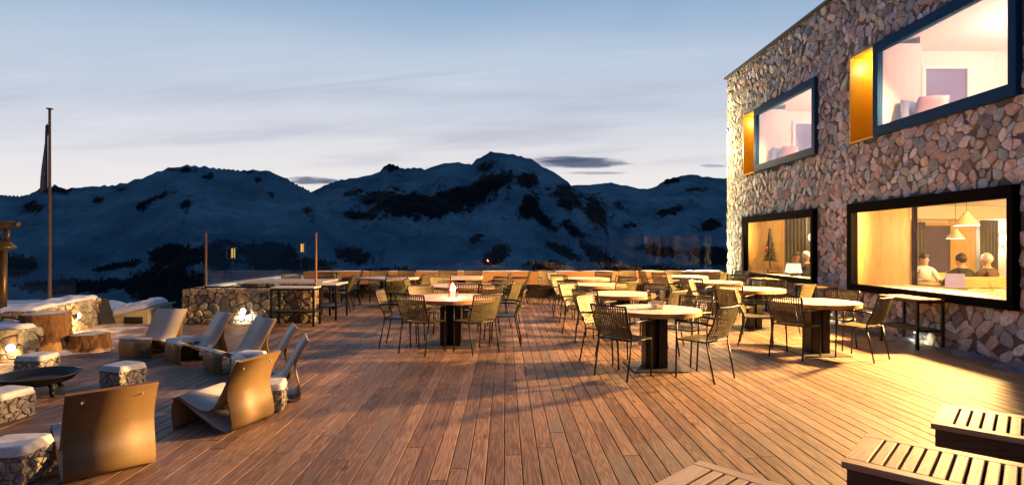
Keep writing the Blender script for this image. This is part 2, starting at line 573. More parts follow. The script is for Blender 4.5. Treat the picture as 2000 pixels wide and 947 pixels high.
def wood(name, dark, lite, rough=0.6, axis=0, scale=1.0, knots=True, spec=0.4):
    """wood with stretched grain; axis = direction of the grain in object space"""
    m, t, out = new_mat(name)
    b = t.n('ShaderNodeBsdfPrincipled')
    st = [9.0, 9.0, 9.0]
    st[axis] = 0.7
    r = t.attr('rnd')
    co = t.vmath('ADD', t.vmath('MULTIPLY', t.obj(), tuple(s * scale for s in st)), t.comb(t.math('MULTIPLY', r, 57), t.math('MULTIPLY', r, 83), t.math('MULTIPLY', r, 29)))
    n1 = t.noise(co, 1.0, 4, 0.55, 0.8)
    rings = t.math('MULTIPLY_ADD', t.math('SINE', t.math('MULTIPLY', n1, 42.0)), 0.5, 0.5)
    fine = t.noise(t.vmath('MULTIPLY', co, tuple(0.35 if i == axis else 7.0 for i in range(3))), 1.5, 4, 0.7)
    f = t.math('ADD', t.math('MULTIPLY', rings, 0.35), t.math('ADD', t.math('MULTIPLY', fine, 0.55), t.math('MULTIPLY_ADD', r, 0.30, -0.12)))
    c = t.ramp(f, [(0.12, dark), (0.85, lite)])
    t.put(b.inputs['Base Color'], c)
    t.put(b.inputs['Roughness'], t.math('MULTIPLY_ADD', fine, 0.25, rough - 0.12, clamp=True))
    b.inputs['Specular IOR Level'].default_value = spec
    t.put(b.inputs['Normal'], t.bump(f, 0.25, 0.004))
    t.put(out.inputs[0], b.outputs[0])
    return m
M['top'] = wood('table_larch', (0.52, 0.40, 0.33), (0.78, 0.66, 0.56), 0.5)
M['rimwood'] = wood('table_rim', (0.30, 0.16, 0.06), (0.50, 0.29, 0.12), 0.5)  # orange lamplight on the table edges painted into the rim
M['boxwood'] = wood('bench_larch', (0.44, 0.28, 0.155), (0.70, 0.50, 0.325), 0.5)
M['boxdark'] = wood('bench_side_larch', (0.075, 0.042, 0.024), (0.16, 0.095, 0.055), 0.7)  # darkened larch: the shadow on the box sides is in the colour
M['bench'] = wood('bench_board', (0.24, 0.12, 0.06), (0.42, 0.24, 0.12), 0.6)
M['panel'] = wood('pine_panelling', (0.55, 0.34, 0.13), (0.74, 0.52, 0.24), 0.55, axis=2, scale=0.6)
M['furn'] = wood('pine_furniture', (0.55, 0.38, 0.14), (0.75, 0.58, 0.28), 0.5)
M['endgrain'] = wood('sawn_end', (0.33, 0.24, 0.16), (0.55, 0.44, 0.33), 0.8, axis=2, scale=0.8)
M['crate'] = wood('painted_boards', (0.42, 0.36, 0.26), (0.60, 0.53, 0.40), 0.8)

def lounge_mat(name, lo, hi):
    m, t, out = new_mat(name)
    b = t.n('ShaderNodeBsdfPrincipled')
    co = t.obj()
    n1 = t.noise(co, 5, 5, 0.6)
    sp = t.noise(co, 160, 2, 0.6)
    c = t.ramp(t.math('MULTIPLY_ADD', n1, 0.6, t.math('MULTIPLY', sp, 0.5)), [(0.35, lo), (0.75, hi)])
    # thin frost where the sheet looks up
    nz = t.sep(t.n('ShaderNodeNewGeometry').outputs['Normal'])[2]
    fr = t.math('MULTIPLY', t.smooth(nz, 0.12, 0.6), t.math('MULTIPLY_ADD', t.noise(co, 60, 3, 0.7), 0.8, 0.25))
    c = t.mix(t.math('MULTIPLY', fr, 0.8, clamp=True), c, (0.66, 0.66, 0.70))
    t.put(b.inputs['Base Color'], c)
    b.inputs['Roughness'].default_value = 0.5
    t.put(b.inputs['Normal'], t.bump(sp, 0.25, 0.002))
    t.put(out.inputs[0], b.outputs[0])
    return m
M['lounge'] = lounge_mat('fibre_cement', (0.25, 0.20, 0.135), (0.40, 0.335, 0.245))
M['lounge_back'] = lounge_mat('fibre_cement_back', (0.15, 0.092, 0.038), (0.255, 0.17, 0.078))  # browner, darker copy: amber lamplight and shade put into the backs
M['loungeedge'] = pbr('sheet_edge', (0.17, 0.10, 0.055), 0.8, var=0.2)

def deck_mat():
    m, t, out = new_mat('weathered_larch_deck')
    b = t.n('ShaderNodeBsdfPrincipled')
    r = t.attr('rnd')
    ob = t.obj()
    x, y, z = t.sep(ob)
    co = t.comb(t.math('MULTIPLY_ADD', r, 71.0, x), t.math('MULTIPLY_ADD', y, 0.075, t.math('MULTIPLY', r, 33.0)), 0.0)
    big = t.noise(co, 9.0, 3, 0.5, 0.35)
    rings = t.math('MULTIPLY_ADD', t.math('SINE', t.math('MULTIPLY', big, 75.0)), 0.5, 0.5)
    co2 = t.comb(t.math('MULTIPLY_ADD', r, 71.0, x), t.math('MULTIPLY_ADD', y, 0.022, t.math('MULTIPLY', r, 33.0)), 0.0)
    fine = t.noise(co2, 190.0, 4, 0.7)
    tone = t.math('FRACT', t.math('MULTIPLY', r, 13.7))
    f = t.math('ADD', t.math('MULTIPLY', rings, 0.26), t.math('ADD', t.math('MULTIPLY_ADD', fine, 0.80, -.19), t.math('MULTIPLY_ADD', tone, 0.28, .075)))
    c = t.ramp(f, [(0.14, (0.036, 0.018, 0.012)), (0.5, (0.172, 0.096, 0.062)), (0.95, (0.41, 0.26, 0.18))])
    # grey weathering in patches
    w = t.smooth(t.noise(t.comb(t.math('MULTIPLY_ADD', r, 9.0, x), t.math('MULTIPLY', y, 0.5), 4.0), 1.6, 4, 0.6), 0.45, 0.75)
    c = t.mix(t.math('MULTIPLY', w, 0.72), c, t.mix(fine, (0.080, 0.064, 0.058), (0.235, 0.188, 0.168)))
    # knots
    vk = t.n('ShaderNodeTexVoronoi')
    t.put(vk.inputs['Vector'], t.comb(t.math('MULTIPLY_ADD', r, 5.0, t.math('MULTIPLY', x, 7.5)), t.math('MULTIPLY_ADD', r, 40.0, t.math('MULTIPLY', y, 2.2)), 0.0))
    vk.inputs['Scale'].default_value = 1.0
    kn = t.smooth(vk.outputs['Distance'], 0.17, 0.07)
    sel = t.math('GREATER_THAN', t.sep(vk.outputs['Color'])[0], 0.72)
    c = t.mix(t.math('MULTIPLY', t.math('MULTIPLY', kn, sel), 0.75), c, (0.035, 0.022, 0.015))
    # stains
    s = t.smooth(t.noise(t.comb(x, y, 0.0), 0.9, 5, 0.65), 0.60, 0.74)
    c = t.mix(t.math('MULTIPLY', s, 0.35), c, (0.05, 0.045, 0.042))
    # frost dust near the fire side
    fx = t.smooth(x, -4.6, -7.0)
    fz = t.smooth(t.math('ADD', t.noise(t.comb(x, y, 0.0), 2.2, 6, 0.65), t.math('MULTIPLY', fx, 0.22)), 0.62, 0.80)
    c = t.mix(t.math('MULTIPLY', t.math('MULTIPLY', fz, fx), 0.85), c, (0.62, 0.62, 0.66))
    t.put(b.inputs['Base Color'], c)
    t.put(b.inputs['Roughness'], t.math('MULTIPLY_ADD', fine, 0.3, 0.42, clamp=True))
    b.inputs['Specular IOR Level'].default_value = 0.42
    t.put(b.inputs['Normal'], t.bump(t.math('ADD', f, t.math('MULTIPLY', fine, 0.5)), 0.35, 0.004))
    t.put(out.inputs[0], b.outputs[0])
    return m
M['deck'] = deck_mat()
M['void'] = pbr('dark_underdeck', (0.006, 0.005, 0.005), 1.0, var=0.1, bump=0)

def terrain_mat():
    m, t, out = new_mat('mountain_snow_and_rock')
    b = t.n('ShaderNodeBsdfPrincipled')
    co = t.obj()
    n1 = t.noise(t.vmath('MULTIPLY', co, (1, .6, .45)), 0.016, 9, 0.72, 0.4)
    n2 = t.noise(co, 0.0028, 6, 0.6)
    rk = t.math('ADD', t.attr('rock'), t.math('MULTIPLY_ADD', n1, 1.9, -.95))
    rock = t.smooth(rk, 0.36, 0.66)
    fo = t.smooth(t.math('ADD', t.attr('wood'), t.math('MULTIPLY_ADD', n1, 1.3, -0.65)), 0.40, 0.56)
    sn = t.ramp(n2, [(0.3, (0.050, 0.145, 0.210)), (0.7, (0.190, 0.345, 0.435))])  # snow kept far darker and bluer than real, dusk shade in its colour
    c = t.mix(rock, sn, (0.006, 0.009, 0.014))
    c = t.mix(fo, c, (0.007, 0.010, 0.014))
    t.put(b.inputs['Base Color'], c)
    b.inputs['Roughness'].default_value = 0.9
    b.inputs['Specular IOR Level'].default_value = 0.1
    t.put(b.inputs['Normal'], t.bump(n1, 0.9, 45.0))
    t.put(out.inputs[0], b.outputs[0])
    return m
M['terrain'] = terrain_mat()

# ------------------------------------------------------------------ terrain: valley and three mountain ranges
VX, HY, F = 988.0, 480.0, 1100.0
def uv(px, py):
    return (px - VX) / F, (HY - py) / F
SKY_A = [(-900, 395), (-500, 350), (-250, 368), (0, 378), (40, 382), (62, 376), (85, 362), (100, 366), (107, 358), (125, 367), (150, 366), (180, 362), (215, 361), (250, 355), (285, 343), (320, 330), (345, 323), (370, 321), (395, 323), (420, 326), (440, 327), (470, 332), (485, 331), (520, 332), (545, 340), (560, 347), (590, 363), (610, 374), (640, 398), (690, 440), (740, 480), (800, 530), (1000, 600), (3000, 700)]
SKY_B = [(-900, 600), (400, 470), (500, 420), (560, 395), (608, 373), (640, 358), (668, 349), (690, 347), (700, 345), (728, 338), (742, 333), (752, 322), (763, 318), (776, 323), (785, 328), (815, 326), (830, 328), (850, 322), (868, 317), (880, 318), (895, 315), (912, 319), (920, 321), (928, 312), (940, 304), (952, 300), (958, 295), (966, 298), (985, 298), (1010, 303), (1040, 311), (1048, 316), (1060, 326), (1080, 334), (1100, 347), (1118, 363), (1140, 375), (1160, 385), (1182, 405), (1195, 430), (1215, 465), (1260, 520), (1400, 600), (3000, 700)]
SKY_C = [(-900, 700), (800, 420), (1000, 372), (1120, 361), (1150, 361), (1180, 356), (1205, 358), (1240, 366), (1262, 370), (1285, 362), (1300, 349), (1325, 344), (1350, 340), (1372, 344), (1395, 345), (1420, 347), (1500, 340), (1600, 352), (1750, 330), (2000, 345), (2400, 330), (3000, 360)]
LAYERS = [(SKY_A, 3600.0, 2300.0), (SKY_B, 4700.0, 3000.0), (SKY_C, 6400.0, 3200.0)]
nu, umin, umax = 760, -1.35, 1.25
dnear = np.geomspace(17.5, 1250, 26)
dfar = np.linspace(1300, 6900, 250)
darr = np.concatenate([dnear, dfar])
uarr = np.linspace(umin, umax, nu)
U, Dm = np.meshgrid(uarr, darr)
X, Y = U * Dm, Dm
Z = np.full_like(X, -1e9)
base = -1.1 - 0.42 * np.maximum(Dm - 16, 0)
base = np.maximum(base, -430 + 40 * fbm(X / 700, Y / 700, 4, 3))
Z = np.maximum(Z, base)
for li, (sk, D, W) in enumerate(LAYERS):
    pu = np.array([uv(*p)[0] for p in sk])
    pv = np.array([uv(*p)[1] for p in sk])
    s = np.interp(uarr, pu, pv)
    jag = (fbm(uarr * 46, uarr * 0 + li, 4, 11 + li, True) - 0.55) * 0.0022 + (fbm(uarr * 30, uarr * 0 + 9, 3, 5) - .5) * 0.002
    s = s + jag
    wob = (fbm(uarr * 5 + li, uarr * 0, 3, 40 + li) - .5) * 700      # ridge line wanders in depth
    Dr = D + wob
    tt = (Dr[None, :] - Dm) / W
    zr = s[None, :] * Dr[None, :] + 1.5
    zb = np.minimum(-430.0, zr - 60)
    tc = np.clip(tt, 0, 1)
    g = 0.30 * tc + 0.70 * tc ** 0.72
    z = zr - (zr - zb) * g
    # spurs and gullies, fading out at the crest so the skyline stays
    spur = (fbm(X / 900 + li * 7, Y / 1700, 5, 21 + li, True) - 0.55)
    med = (fbm(X / 260, Y / 420, 5, 61 + li, True) - 0.55)
    fade = np.clip(tc * 5, 0, 1) * np.clip((1 - tc) * 4 + .2, 0, 1)
    z = z + fade * (spur * 330 * np.clip(zr - zb, 0, 900) / 900 + med * 75)
    z = np.where(tt < 0, zr + tt * W * 0.9, z)
    z = np.where(tt > 1.15, -1e9, z)
    Z = np.maximum(Z, z)
V = (Z - 1.5) / Dm
PX, PY = VX + U * F, HY - V * F
def blobs(lst):
    acc = np.zeros_like(PX)
    for (cx, cy, rx, ry, ang, k) in lst:
        ca, sa = math.cos(R(ang)), math.sin(R(ang))
        ex = ((PX - cx) * ca + (PY - cy) * sa) / rx
        ey = (-(PX - cx) * sa + (PY - cy) * ca) / ry
        acc = np.maximum(acc, k * np.exp(-(ex ** 2 + ey ** 2)))
    return acc
rock = blobs([(880, 395, 95, 26, -14, .95), (800, 400, 80, 24, -4, .9), (960, 360, 50, 22, -20, .8), (1030, 352, 26, 16, 15, .8), (740, 385, 50, 14, -12, .7), (1110, 388, 34, 24, 40, .8), (1165, 415, 22, 40, -25, .8),
              (1035, 400, 20, 30, 25, .75), (1065, 430, 40, 12, 40, .7), (1120, 450, 40, 12, 45, .7), (950, 325, 22, 12, -20, .62), (765, 328, 20, 14, 0, .6), (700, 420, 45, 9, 6, .62), (690, 375, 30, 9, -10, .55),
              (300, 390, 40, 8, -25, .66), (270, 408, 30, 6, -15, .6), (360, 333, 34, 6, 4, .6), (405, 345, 14, 8, 0, .55), (365, 405, 12, 18, 10, .6), (480, 336, 18, 6, 10, .6), (505, 350, 14, 12, 20, .5), (190, 392, 14, 10, 0, .55),
              (60, 405, 26, 12, 0, .6), (105, 372, 40, 9, 0, .62), (230, 370, 20, 6, 0, .5), (530, 380, 14, 12, 30, .5), (600, 410, 18, 14, 30, .5), (1310, 350, 22, 10, -15, .66), (1360, 370, 22, 6, 0, .6), (1310, 412, 36, 9, -14, .68),
              (1230, 440, 20, 6, -10, .5), (930, 465, 20, 9, -30, .6), (1210, 400, 20, 8, 30, .5), (1385, 440, 30, 16, -20, .6)])
slope = np.hypot(*np.gradient(Z))
rock = rock + 0.25 * (fbm(X / 420, Y / 420, 5, 77, True) - .45) + 0.12
woodm = blobs([(345, 500, 60, 26, 0, 1.0), (330, 560, 90, 50, 0, 1.0), (230, 519, 60, 7, -10, .9), (430, 500, 60, 40, 0, .8), (520, 500, 70, 34, 0, .9), (600, 520, 80, 20, 0, .8), (240, 555, 80, 16, 0, .8), (690, 500, 50, 20, 10, .8), (760, 528, 60, 10, 0, .7), (970, 500, 40, 22, -30, .8),
               (1100, 490, 60, 14, 25, .75), (1170, 500, 50, 20, 30, .8), (1060, 520, 60, 14, 0, .7), (1290, 490, 60, 16, 10, .75), (1390, 500, 60, 26, 0, .85), (130, 560, 130, 20, 0, .85), (30, 520, 60, 30, 0, .8), (1250, 525, 120, 10, 0, .7)])
n0 = X.size
vv = np.stack([X.ravel(), Y.ravel(), Z.ravel()], 1)
ny = len(darr)
ii = (np.arange(ny - 1)[:, None] * nu + np.arange(nu - 1)[None, :]).ravel()
ff = np.stack([ii, ii + 1, ii + nu + 1, ii + nu], 1)
me = bpy.data.meshes.new('mountains')
me.vertices.add(n0)
me.vertices.foreach_set('co', vv.ravel())
me.loops.add(ff.size)
me.loops.foreach_set('vertex_index', ff.ravel())
me.polygons.add(len(ff))
me.polygons.foreach_set('loop_start', np.arange(len(ff)) * 4)
me.polygons.foreach_set('use_smooth', np.ones(len(ff), bool))
for nm, ar in (('rock', rock), ('wood', woodm)):
    at = me.attributes.new(nm, 'FLOAT', 'POINT')
    at.data.foreach_set('value', ar.ravel().astype(np.float32))
me.update(calc_edges=True)
me.validate()
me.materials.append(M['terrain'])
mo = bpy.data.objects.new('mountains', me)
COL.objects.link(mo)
tag(mo, kind='structure')
# ground under and around the terrace, out to the slope
g = MB()
g.lohi((-60, -40, -1.4), (60, 17.4, -1.15))
tag(g.build('ground', M['snow']), kind='structure')

# far-off conifer woods on the lower slopes: one mass
rng = np.random.default_rng(5)
cand = np.argwhere((woodm > 0.42) & (V > -0.13) & (V < 0.02) & (Dm > 1300) & (Dm < 4200))
fm = MB()
pick = rng.choice(len(cand), min(2000, len(cand)), replace=False)
for k in pick:
    j, i = cand[k]
    x, y, z = X[j, i] + rng.uniform(-6, 6), Y[j, i] + rng.uniform(-9, 9), Z[j, i]
    h = rng.uniform(11, 24)
    r = h * rng.uniform(.16, .24)
    n = 6
    an0 = rng.uniform(0, 6)
    vs, fs = [], []
    for (rr, hz) in ((1.0, .06), (.62, .42), (.68, .40), (.30, .74), (.36, .72)):
        for q in range(n):
            a = an0 + q * 2 * math.pi / n
            w = rr * r * rng.uniform(.75, 1.2)
            vs.append((x + w * math.cos(a), y + w * math.sin(a), z - 2 + hz * h))
    for lv in range(4):
        for q in range(n):
            a, b = lv * n + q, lv * n + (q + 1) % n
            fs.append((a, b, b + n, a + n))
    vs.append((x, y, z - 2 + h))
    for q in range(n):
        fs.append((4 * n + q, 4 * n + (q + 1) % n, 5 * n))
    fm.add(vs, fs)
tag(fm.build('forest', M['forest']), 'dark conifer woods on the lower mountain slopes', 'forest', kind='stuff')

# ------------------------------------------------------------------ deck
dk = MB()
rr = random.Random(11)
pitch = 0.1215
x = -9.0
while x < 6.42:
    yend = 16.75 if x > -6.2 else 10.85
    y = -3.0 - rr.uniform(0, 3)
    while y < yend:
        L = rr.choice((2.0, 2.5, 3.0, 3.5, 4.0)) * rr.uniform(.93, 1.05)
        y1 = min(y + L, yend)
        if y1 - y > 0.05:
            zt = -rr.uniform(0, .002)
            rd = rr.random()
            w = pitch - .0066
            e = .0025
            x0, x1, ya, yb = x, x + w, y + .0015, y1 - .0015
            pts = [(x0, ya, -.03), (x1, ya, -.03), (x1, yb, -.03), (x0, yb, -.03), (x0, ya, zt - e), (x1, ya, zt - e), (x1, yb, zt - e), (x0, yb, zt - e),
                   (x0 + e, ya + e, zt), (x1 - e, ya + e, zt), (x1 - e, yb - e, zt), (x0 + e, yb - e, zt)]
            dk.add(pts, [(0, 1, 5, 4), (1, 2, 6, 5), (2, 3, 7, 6), (3, 0, 4, 7), (4, 5, 9, 8), (5, 6, 10, 9), (6, 7, 11, 10), (7, 4, 8, 11), (8, 9, 10, 11)], 0, rd)
        y = y1
    x += pitch
dk.lohi((-9.05, -6, -.20), (6.42, 10.84, -.045), mi=1)
dk.lohi((-6.25, 10.84, -.20), (6.42, 16.75, -.045), mi=1)
tag(dk.build('deck', [M['deck'], M['void']], attr=True), kind='structure')
nd_ = MB()

# ------------------------------------------------------------------ the stone hotel
XW = 6.40
bld = thing('stone_hotel', 'two-storey rubble stone hotel with four glowing panorama windows beside the deck', 'building', (XW, 10, 0))
def bpart(mb, name, mats, **kw):
    o = mb.build(name, mats, **kw)
    o.parent = bld
    o.matrix_parent_inverse = bld.matrix_world.inverted() if False else Matrix.Translation((-XW, -10, 0))
    return o
HB, HT = 0.685, 2.27
UB, UT = 3.385, 4.99
LOW = [(11.65, 15.15), (7.05, 10.48), (2.30, 5.75), (-2.4, 1.05)]
UPP = [(11.62, 15.18), (7.03, 10.48), (2.3, 5.85)]
holes = [(a, b, HB, HT) for a, b in LOW] + [(a, b, UB, UT) for a, b in UPP]
YE = 16.36
ZT = 6.33
fw = MB()
Pf = lambda a, b, o: (XW + .05 - o, a, b)
stones(fw, Pf, 5.9, YE + .02, -.1, ZT, 0.112, holes, depth=.024, gap=.0025, rng=random.Random(21))
stones(fw, Pf, -4.0, 5.9, -.1, ZT, 0.36, holes, depth=.06, gap=.012, rng=random.Random(22))
stones(fw, lambda a, b, o: (XW + a, YE - .01 + o, b), 0.02, 7.4, -.1, ZT, 0.30, (), depth=.05, rng=random.Random(23))
bpart(fw, 'wall', M['stone'], attr=True)
mw = MB()
ys_ = sorted({-4.0, YE - .02, *[v for a, b in LOW for v in (a, b)]})
def slab(x0, x1, cuts, z0, z1, zb, zt_):
    """wall slab with openings cuts (y0, y1) between zb and zt_"""
    y = -4.0
    for (a, b) in sorted(cuts):
        mw.lohi((x0, y, z0), (x1, a, z1))
        mw.lohi((x0, a, z0), (x1, b, zb))
        mw.lohi((x0, a, zt_), (x1, b, z1))
        y = b
    mw.lohi((x0, y, z0), (x1, YE - .02, z1))
slab(XW + .045, XW + .40, LOW, -.6, 2.8, HB, HT)
slab(XW + .045, XW + .40, UPP, 2.8, ZT, UB, UT)
mw.lohi((XW + .40, YE - .36, -.6), (8.0, YE - .02, ZT))
mw.lohi((8.0, YE - .36, -.6), (14.5, YE - .02, ZT))
bpart(mw, 'mortar_core', M['mortar'])
rf = MB()
rf.lohi((XW - .05, -4.1, ZT), (14.5, YE + .05, ZT + .045))
bpart(rf, 'roof', M['roof'])

def ring_frame(mb, x0, x1, y0, y1, z0, z1, wl, wr, wb, wt):
    """rectangular frame around y0..y1 x z0..z1 with member widths; far side wl (high y), near side wr"""
    mb.lohi((x0, y0, z0), (x1, y1, z0 + wb))
    mb.lohi((x0, y0, z1 - wt), (x1, y1, z1))
    mb.lohi((x0, y0, z0 + wb), (x1, y0 + wr, z1 - wt))
    mb.lohi((x0, y1 - wl, z0 + wb), (x1, y1, z1 - wt))
for k, (a, b) in enumerate(LOW):
    w = MB()
    ring_frame(w, XW - .06, XW + .065, a, b, HB, HT, .13, .09, .12, .165)
    o = bpart(w, 'window', M['black'], bevel=.006)
    p = MB().lohi((XW + .02, a + .09, HB + .12), (XW + .034, b - .13, HT - .165)).build('pane', M['pane'])
    p.parent = o
for k, (a, b) in enumerate(UPP):
    ny_ = b - .70
    w = MB()
    ring_frame(w, XW - .035, XW + .065, a, ny_, UB, UT, .13, .12, .165, .165)
    o = bpart(w, 'window', M['blue'], bevel=.006)
    p = MB().lohi((XW + .01, a + .12, UB + .165), (XW + .024, ny_ - .13, UT - .165)).build('pane', M['pane_up'])
    p.parent = o
    rv = MB()
    dp = 0.78
    rv.lohi((XW - .01, b - .03, UB), (XW + dp, b, UT))                 # far side
    rv.lohi((XW - .01, ny_ + .003, UT - .03), (XW + dp, b - .03, UT))  # top
    rv.lohi((XW - .01, ny_ + .003, UB), (XW + dp, b - .03, UB + .03))  # bottom
    rv.lohi((XW + dp - .03, ny_ + .003, UB + .03), (XW + dp, b - .03, UT - .03))
    rv.lohi((XW + .07, ny_ + .003, UB + .03), (XW + dp - .03, ny_ + .03, UT - .03))
    r_ = rv.build('reveal', M['gold'])
    r_.parent = o
    lv = MB().lathe([(.035, 0), (.035, .03)], 16, (XW + .42, b - .30, UT - .062)).build('niche_lamp', M['glow_warm'])
    lv.parent = o
    lamp('niche_light', 'POINT', (XW + .36, b - .32, UT - .14), 16, (1, .78, .42), .04)

# rooms behind the windows
rm = MB()
rm.lohi((XW + .40, -4, -.12), (14.5, YE - .37, 0))                 # floor
bpart(rm, 'floor', M['panel'], attr=True)
rm = MB()
rm.lohi((XW + .40, -4, 2.42), (14.5, YE - .37, 3.15))
rm.lohi((XW + .40, -4, 5.12), (10.5, YE - .37, 5.3))
bpart(rm, 'ceiling', M['white'])
rm = MB()
Ypart = 13.5
rm.lohi((9.0, Ypart, 0), (14.5, Ypart + .12, 2.42))
rm.lohi((9.0, Ypart + .12, 0), (9.12, YE - .37, 2.42))
rm.lohi((14.4, -4, 0), (14.5, Ypart, 2.42))
rm.lohi((9.0, Ypart - .45, 2.12), (14.4, Ypart, 2.42))            # beam
for (a, b) in ((10.61, 11.52), (5.88, 6.92)):
    rm.lohi((7.32, a, 0), (7.42, b, 2.42))
rm.lohi((XW + .40, -4.0, 0), (14.5, -3.9, 2.42))
bpart(rm, 'inner_wall', M['white'])
for (lo, hi, rd) in [((XW + .07, b - .13, HB + .07), (7.43, b - .01, 2.265), .3) for a, b in LOW] + [((XW + .07, a + .005, HB + .07), (7.43, a + .085, 2.265), .6) for a, b in LOW] + [
        ((10.62, Ypart - .03, 0), (11.25, Ypart - .002, 2.11), .2), ((9.02, Ypart - .03, 0), (9.93, Ypart - .002, 2.11), .5)]:
    bpart(MB().lohi(lo, hi, rnd=rd), 'wood_panel', M['panel'], attr=True)
for (a, b) in LOW:
    bpart(MB().lohi((XW + .07, a + .09, HB + .06), (6.95 if a > 11 else 7.40, b - .135, HB + .10)), 'window_sill', M['white'])
# inner window of the dining room (dusk seen through the far side)
w = MB()
for (x0, x1, z0, z1) in ((9.90, 10.65, 1.98, 2.05), (9.90, 10.65, .75, .82), (9.90, 9.93, .82, 1.98), (10.62, 10.65, .82, 1.98)):
    w.lohi((x0, Ypart - .05, z0), (x1, Ypart - .031, z1))
o = bpart(w, 'inner_window', M['furn'], attr=True)
p = MB().lohi((9.93, Ypart - .02, .82), (10.62, Ypart - .004, 1.98)).build('pane', M['dusk_glass'])
p.parent = o
# upper rooms, pale wood
for (a, b) in UPP:
    ny_ = b - .70
    rm = MB()
    rm.lohi((XW + .805, b + .02, 3.15), (10.4, b + .1, 5.12), rnd=.2)         # back wall
    rm.lohi((XW + .07, ny_ - .02, UB + .005), (XW + .78, ny_ - .003, 5.0), rnd=.4)    # niche cheek
    rm.lohi((XW + .783, ny_ - .02, 3.15), (XW + .80, b + .018, 5.12), rnd=.4)
    rm.lohi((10.3, a - .94, 3.15), (10.4, b + .02, 5.12), rnd=.7)
    rm.lohi((XW + .40, a - 1.03, 3.15), (10.4, a - .94, 5.12), rnd=.1)
    rm.lohi((XW + .07, a + .1, UB + .12), (XW + .95, ny_ - .025, UB + .16), rnd=.3)   # window seat
    bpart(rm, 'bedroom_wall', M['pinkwall'])
    w = MB()
    y_ = b + .02
    ring_frame(w, 7.72, 8.62, y_ - .05, y_ - .049, 4.0, 4.85, 0, 0, 0, 0)
    w = MB()
    for (x0, x1, z0, z1) in ((7.72, 8.66, 4.78, 4.85), (7.72, 8.66, 3.9, 3.97), (7.72, 7.79, 3.97, 4.78), (8.56, 8.66, 3.97, 4.78)):
        w.lohi((x0, y_ - .06, z0), (x1, y_ - .001, z1))
    o = bpart(w, 'inner_window', M['pinkwall'])
    p = MB().lohi((7.79, y_ - .03, 3.97), (8.56, y_ - .004, 4.78)).build('pane', M['dusk_glass'])
    p.parent = o

# interior light: small downlights close to the panes (they throw the sill shadow along the wall)
def downlight(loc, e, label, col=(1, .50, .145)):
    t_ = thing('ceiling_spot', label, 'ceiling lamp', loc, 0, 'downlights over the window tables')
    MB().lathe([(.07, 0), (.07, -.02), (.055, -.022)], 20).build('rim', M['steel'], t_)
    MB().lathe([(.052, -.018), (.05, -.026)], 20).build('diffuser', M['glow_warm'], t_)
    lamp('spot_light', 'SPOT', (loc[0], loc[1], loc[2] - .05), e, col, .14, (R(80), 0, R(90)), None, R(112), 1.0)
    lamp('spot_spill', 'POINT', (loc[0], loc[1], loc[2] - .09), 42, (1, .56, .17), .05)
downlight((7.80, 8.75, 2.30), 19500, 'small ceiling downlight inside the big window beside the pendant lamps')
downlight((7.80, 13.4, 2.30), 12000, 'small ceiling downlight inside the low window with the dark fir')
downlight((7.80, 4.0, 2.30), 330, 'small ceiling downlight behind the low window nearest the slatted boxes')
downlight((7.80, -.6, 2.30), 90, 'small ceiling downlight behind the last low window along the wall')
lamp('room_fill', 'POINT', (10.4, 9.0, 2.1), 600, (1, .58, .20), .25)
lamp('room_fill', 'POINT', (8.3, 15.0, 2.1), 60, (1, .70, .34), .2)
for (a, b) in UPP:
    lamp('bedroom_light', 'POINT', (8.6, (a + b) / 2 - .3, 4.6), 250, (1, .72, .62), .2)
for (a, b), e in zip(UPP, (2300, 3300, 150)):
    lamp('deck_fill_spot', 'SPOT', (7.45, (a + b) / 2 - .35, 4.84), e, (1, .54, .22), .07, (R(50), 0, R(90)), None, R(112), .7)  # added fill thrown out over the deck, no such fixture in the rooms

# ------------------------------------------------------------------ dining room furniture and guests
def curtain(name, x0, y0, x1, y1, z0, z1, mat, label, folds=7, amp=.035):
    mb = MB()
    L = math.hypot(x1 - x0, y1 - y0)
    nx_, ny__ = -(y1 - y0) / L, (x1 - x0) / L
    def fn(u, v):
        o = amp * math.sin(u * folds * 2 * math.pi + v * .6) * (0.7 + .3 * v)
        return (x0 + (x1 - x0) * u + nx_ * o, y0 + (y1 - y0) * u + ny__ * o, z0 + (z1 - z0) * v)
    mb.grid(fn, folds * 8, 6)
    o = mb.build(name, mat, smooth=True)
    so = o.modifiers.new('thick', 'SOLIDIFY')
    so.thickness = .006
    return tag(o, label, 'curtain')
curtain('curtain', 7.46, 10.34, 7.53, 10.30, .78, 2.36, M['curtain_dark'], 'narrow dark curtain at the edge of the big pine window niche', 3, .02)
curtain('curtain', 11.22, 13.3, 11.66, 13.34, .1, 2.1, M['curtain'], 'grey pleated curtain beside the wall sconce in the dining room', 5)
curtain('curtain', 9.70, 13.36, 9.98, 13.38, .1, 2.06, M['curtain'], 'grey curtain next to the dark window behind the diners', 3, .025)
curtain('curtain', 7.45, 15.02, 7.98, 14.92, .3, 2.28, M['curtain'], 'grey pleated curtain inside the low window with the dark fir', 6, .03)

def pendant(x, y, zb, r, h, label):
    t_ = thing('pendant_lamp', label, 'pendant lamp', (x, y, zb), 0, 'white cone pendant lamps in the dining room')
    MB().lathe([(r, 0), (r * .97, .02), (r * .25, h * .86), (.03, h), (.028, h), (r * .23, h * .84), (r * .95, .015)], 32, cap=False).build('shade', M['white'], t_, smooth=True)
    MB().lathe([(r * .88, .012), (r * .80, .028)], 28).build('diffuser', M['glow'], t_)
    MB().path([(0, 0, h), (0, 0, 2.42 - zb)], .004, 6).build('cord', M['steel'], t_)
    lamp('pendant_light', 'POINT', (x, y, zb - .08), 30, (1, .85, .55), .08)
pendant(7.77, 9.5, 1.84, .18, .23, 'larger white cone pendant lamp over the table in the big window')
pendant(8.94, 11.2, 1.64, .15, .2, 'smaller white cone pendant lamp hanging above the seated diners')

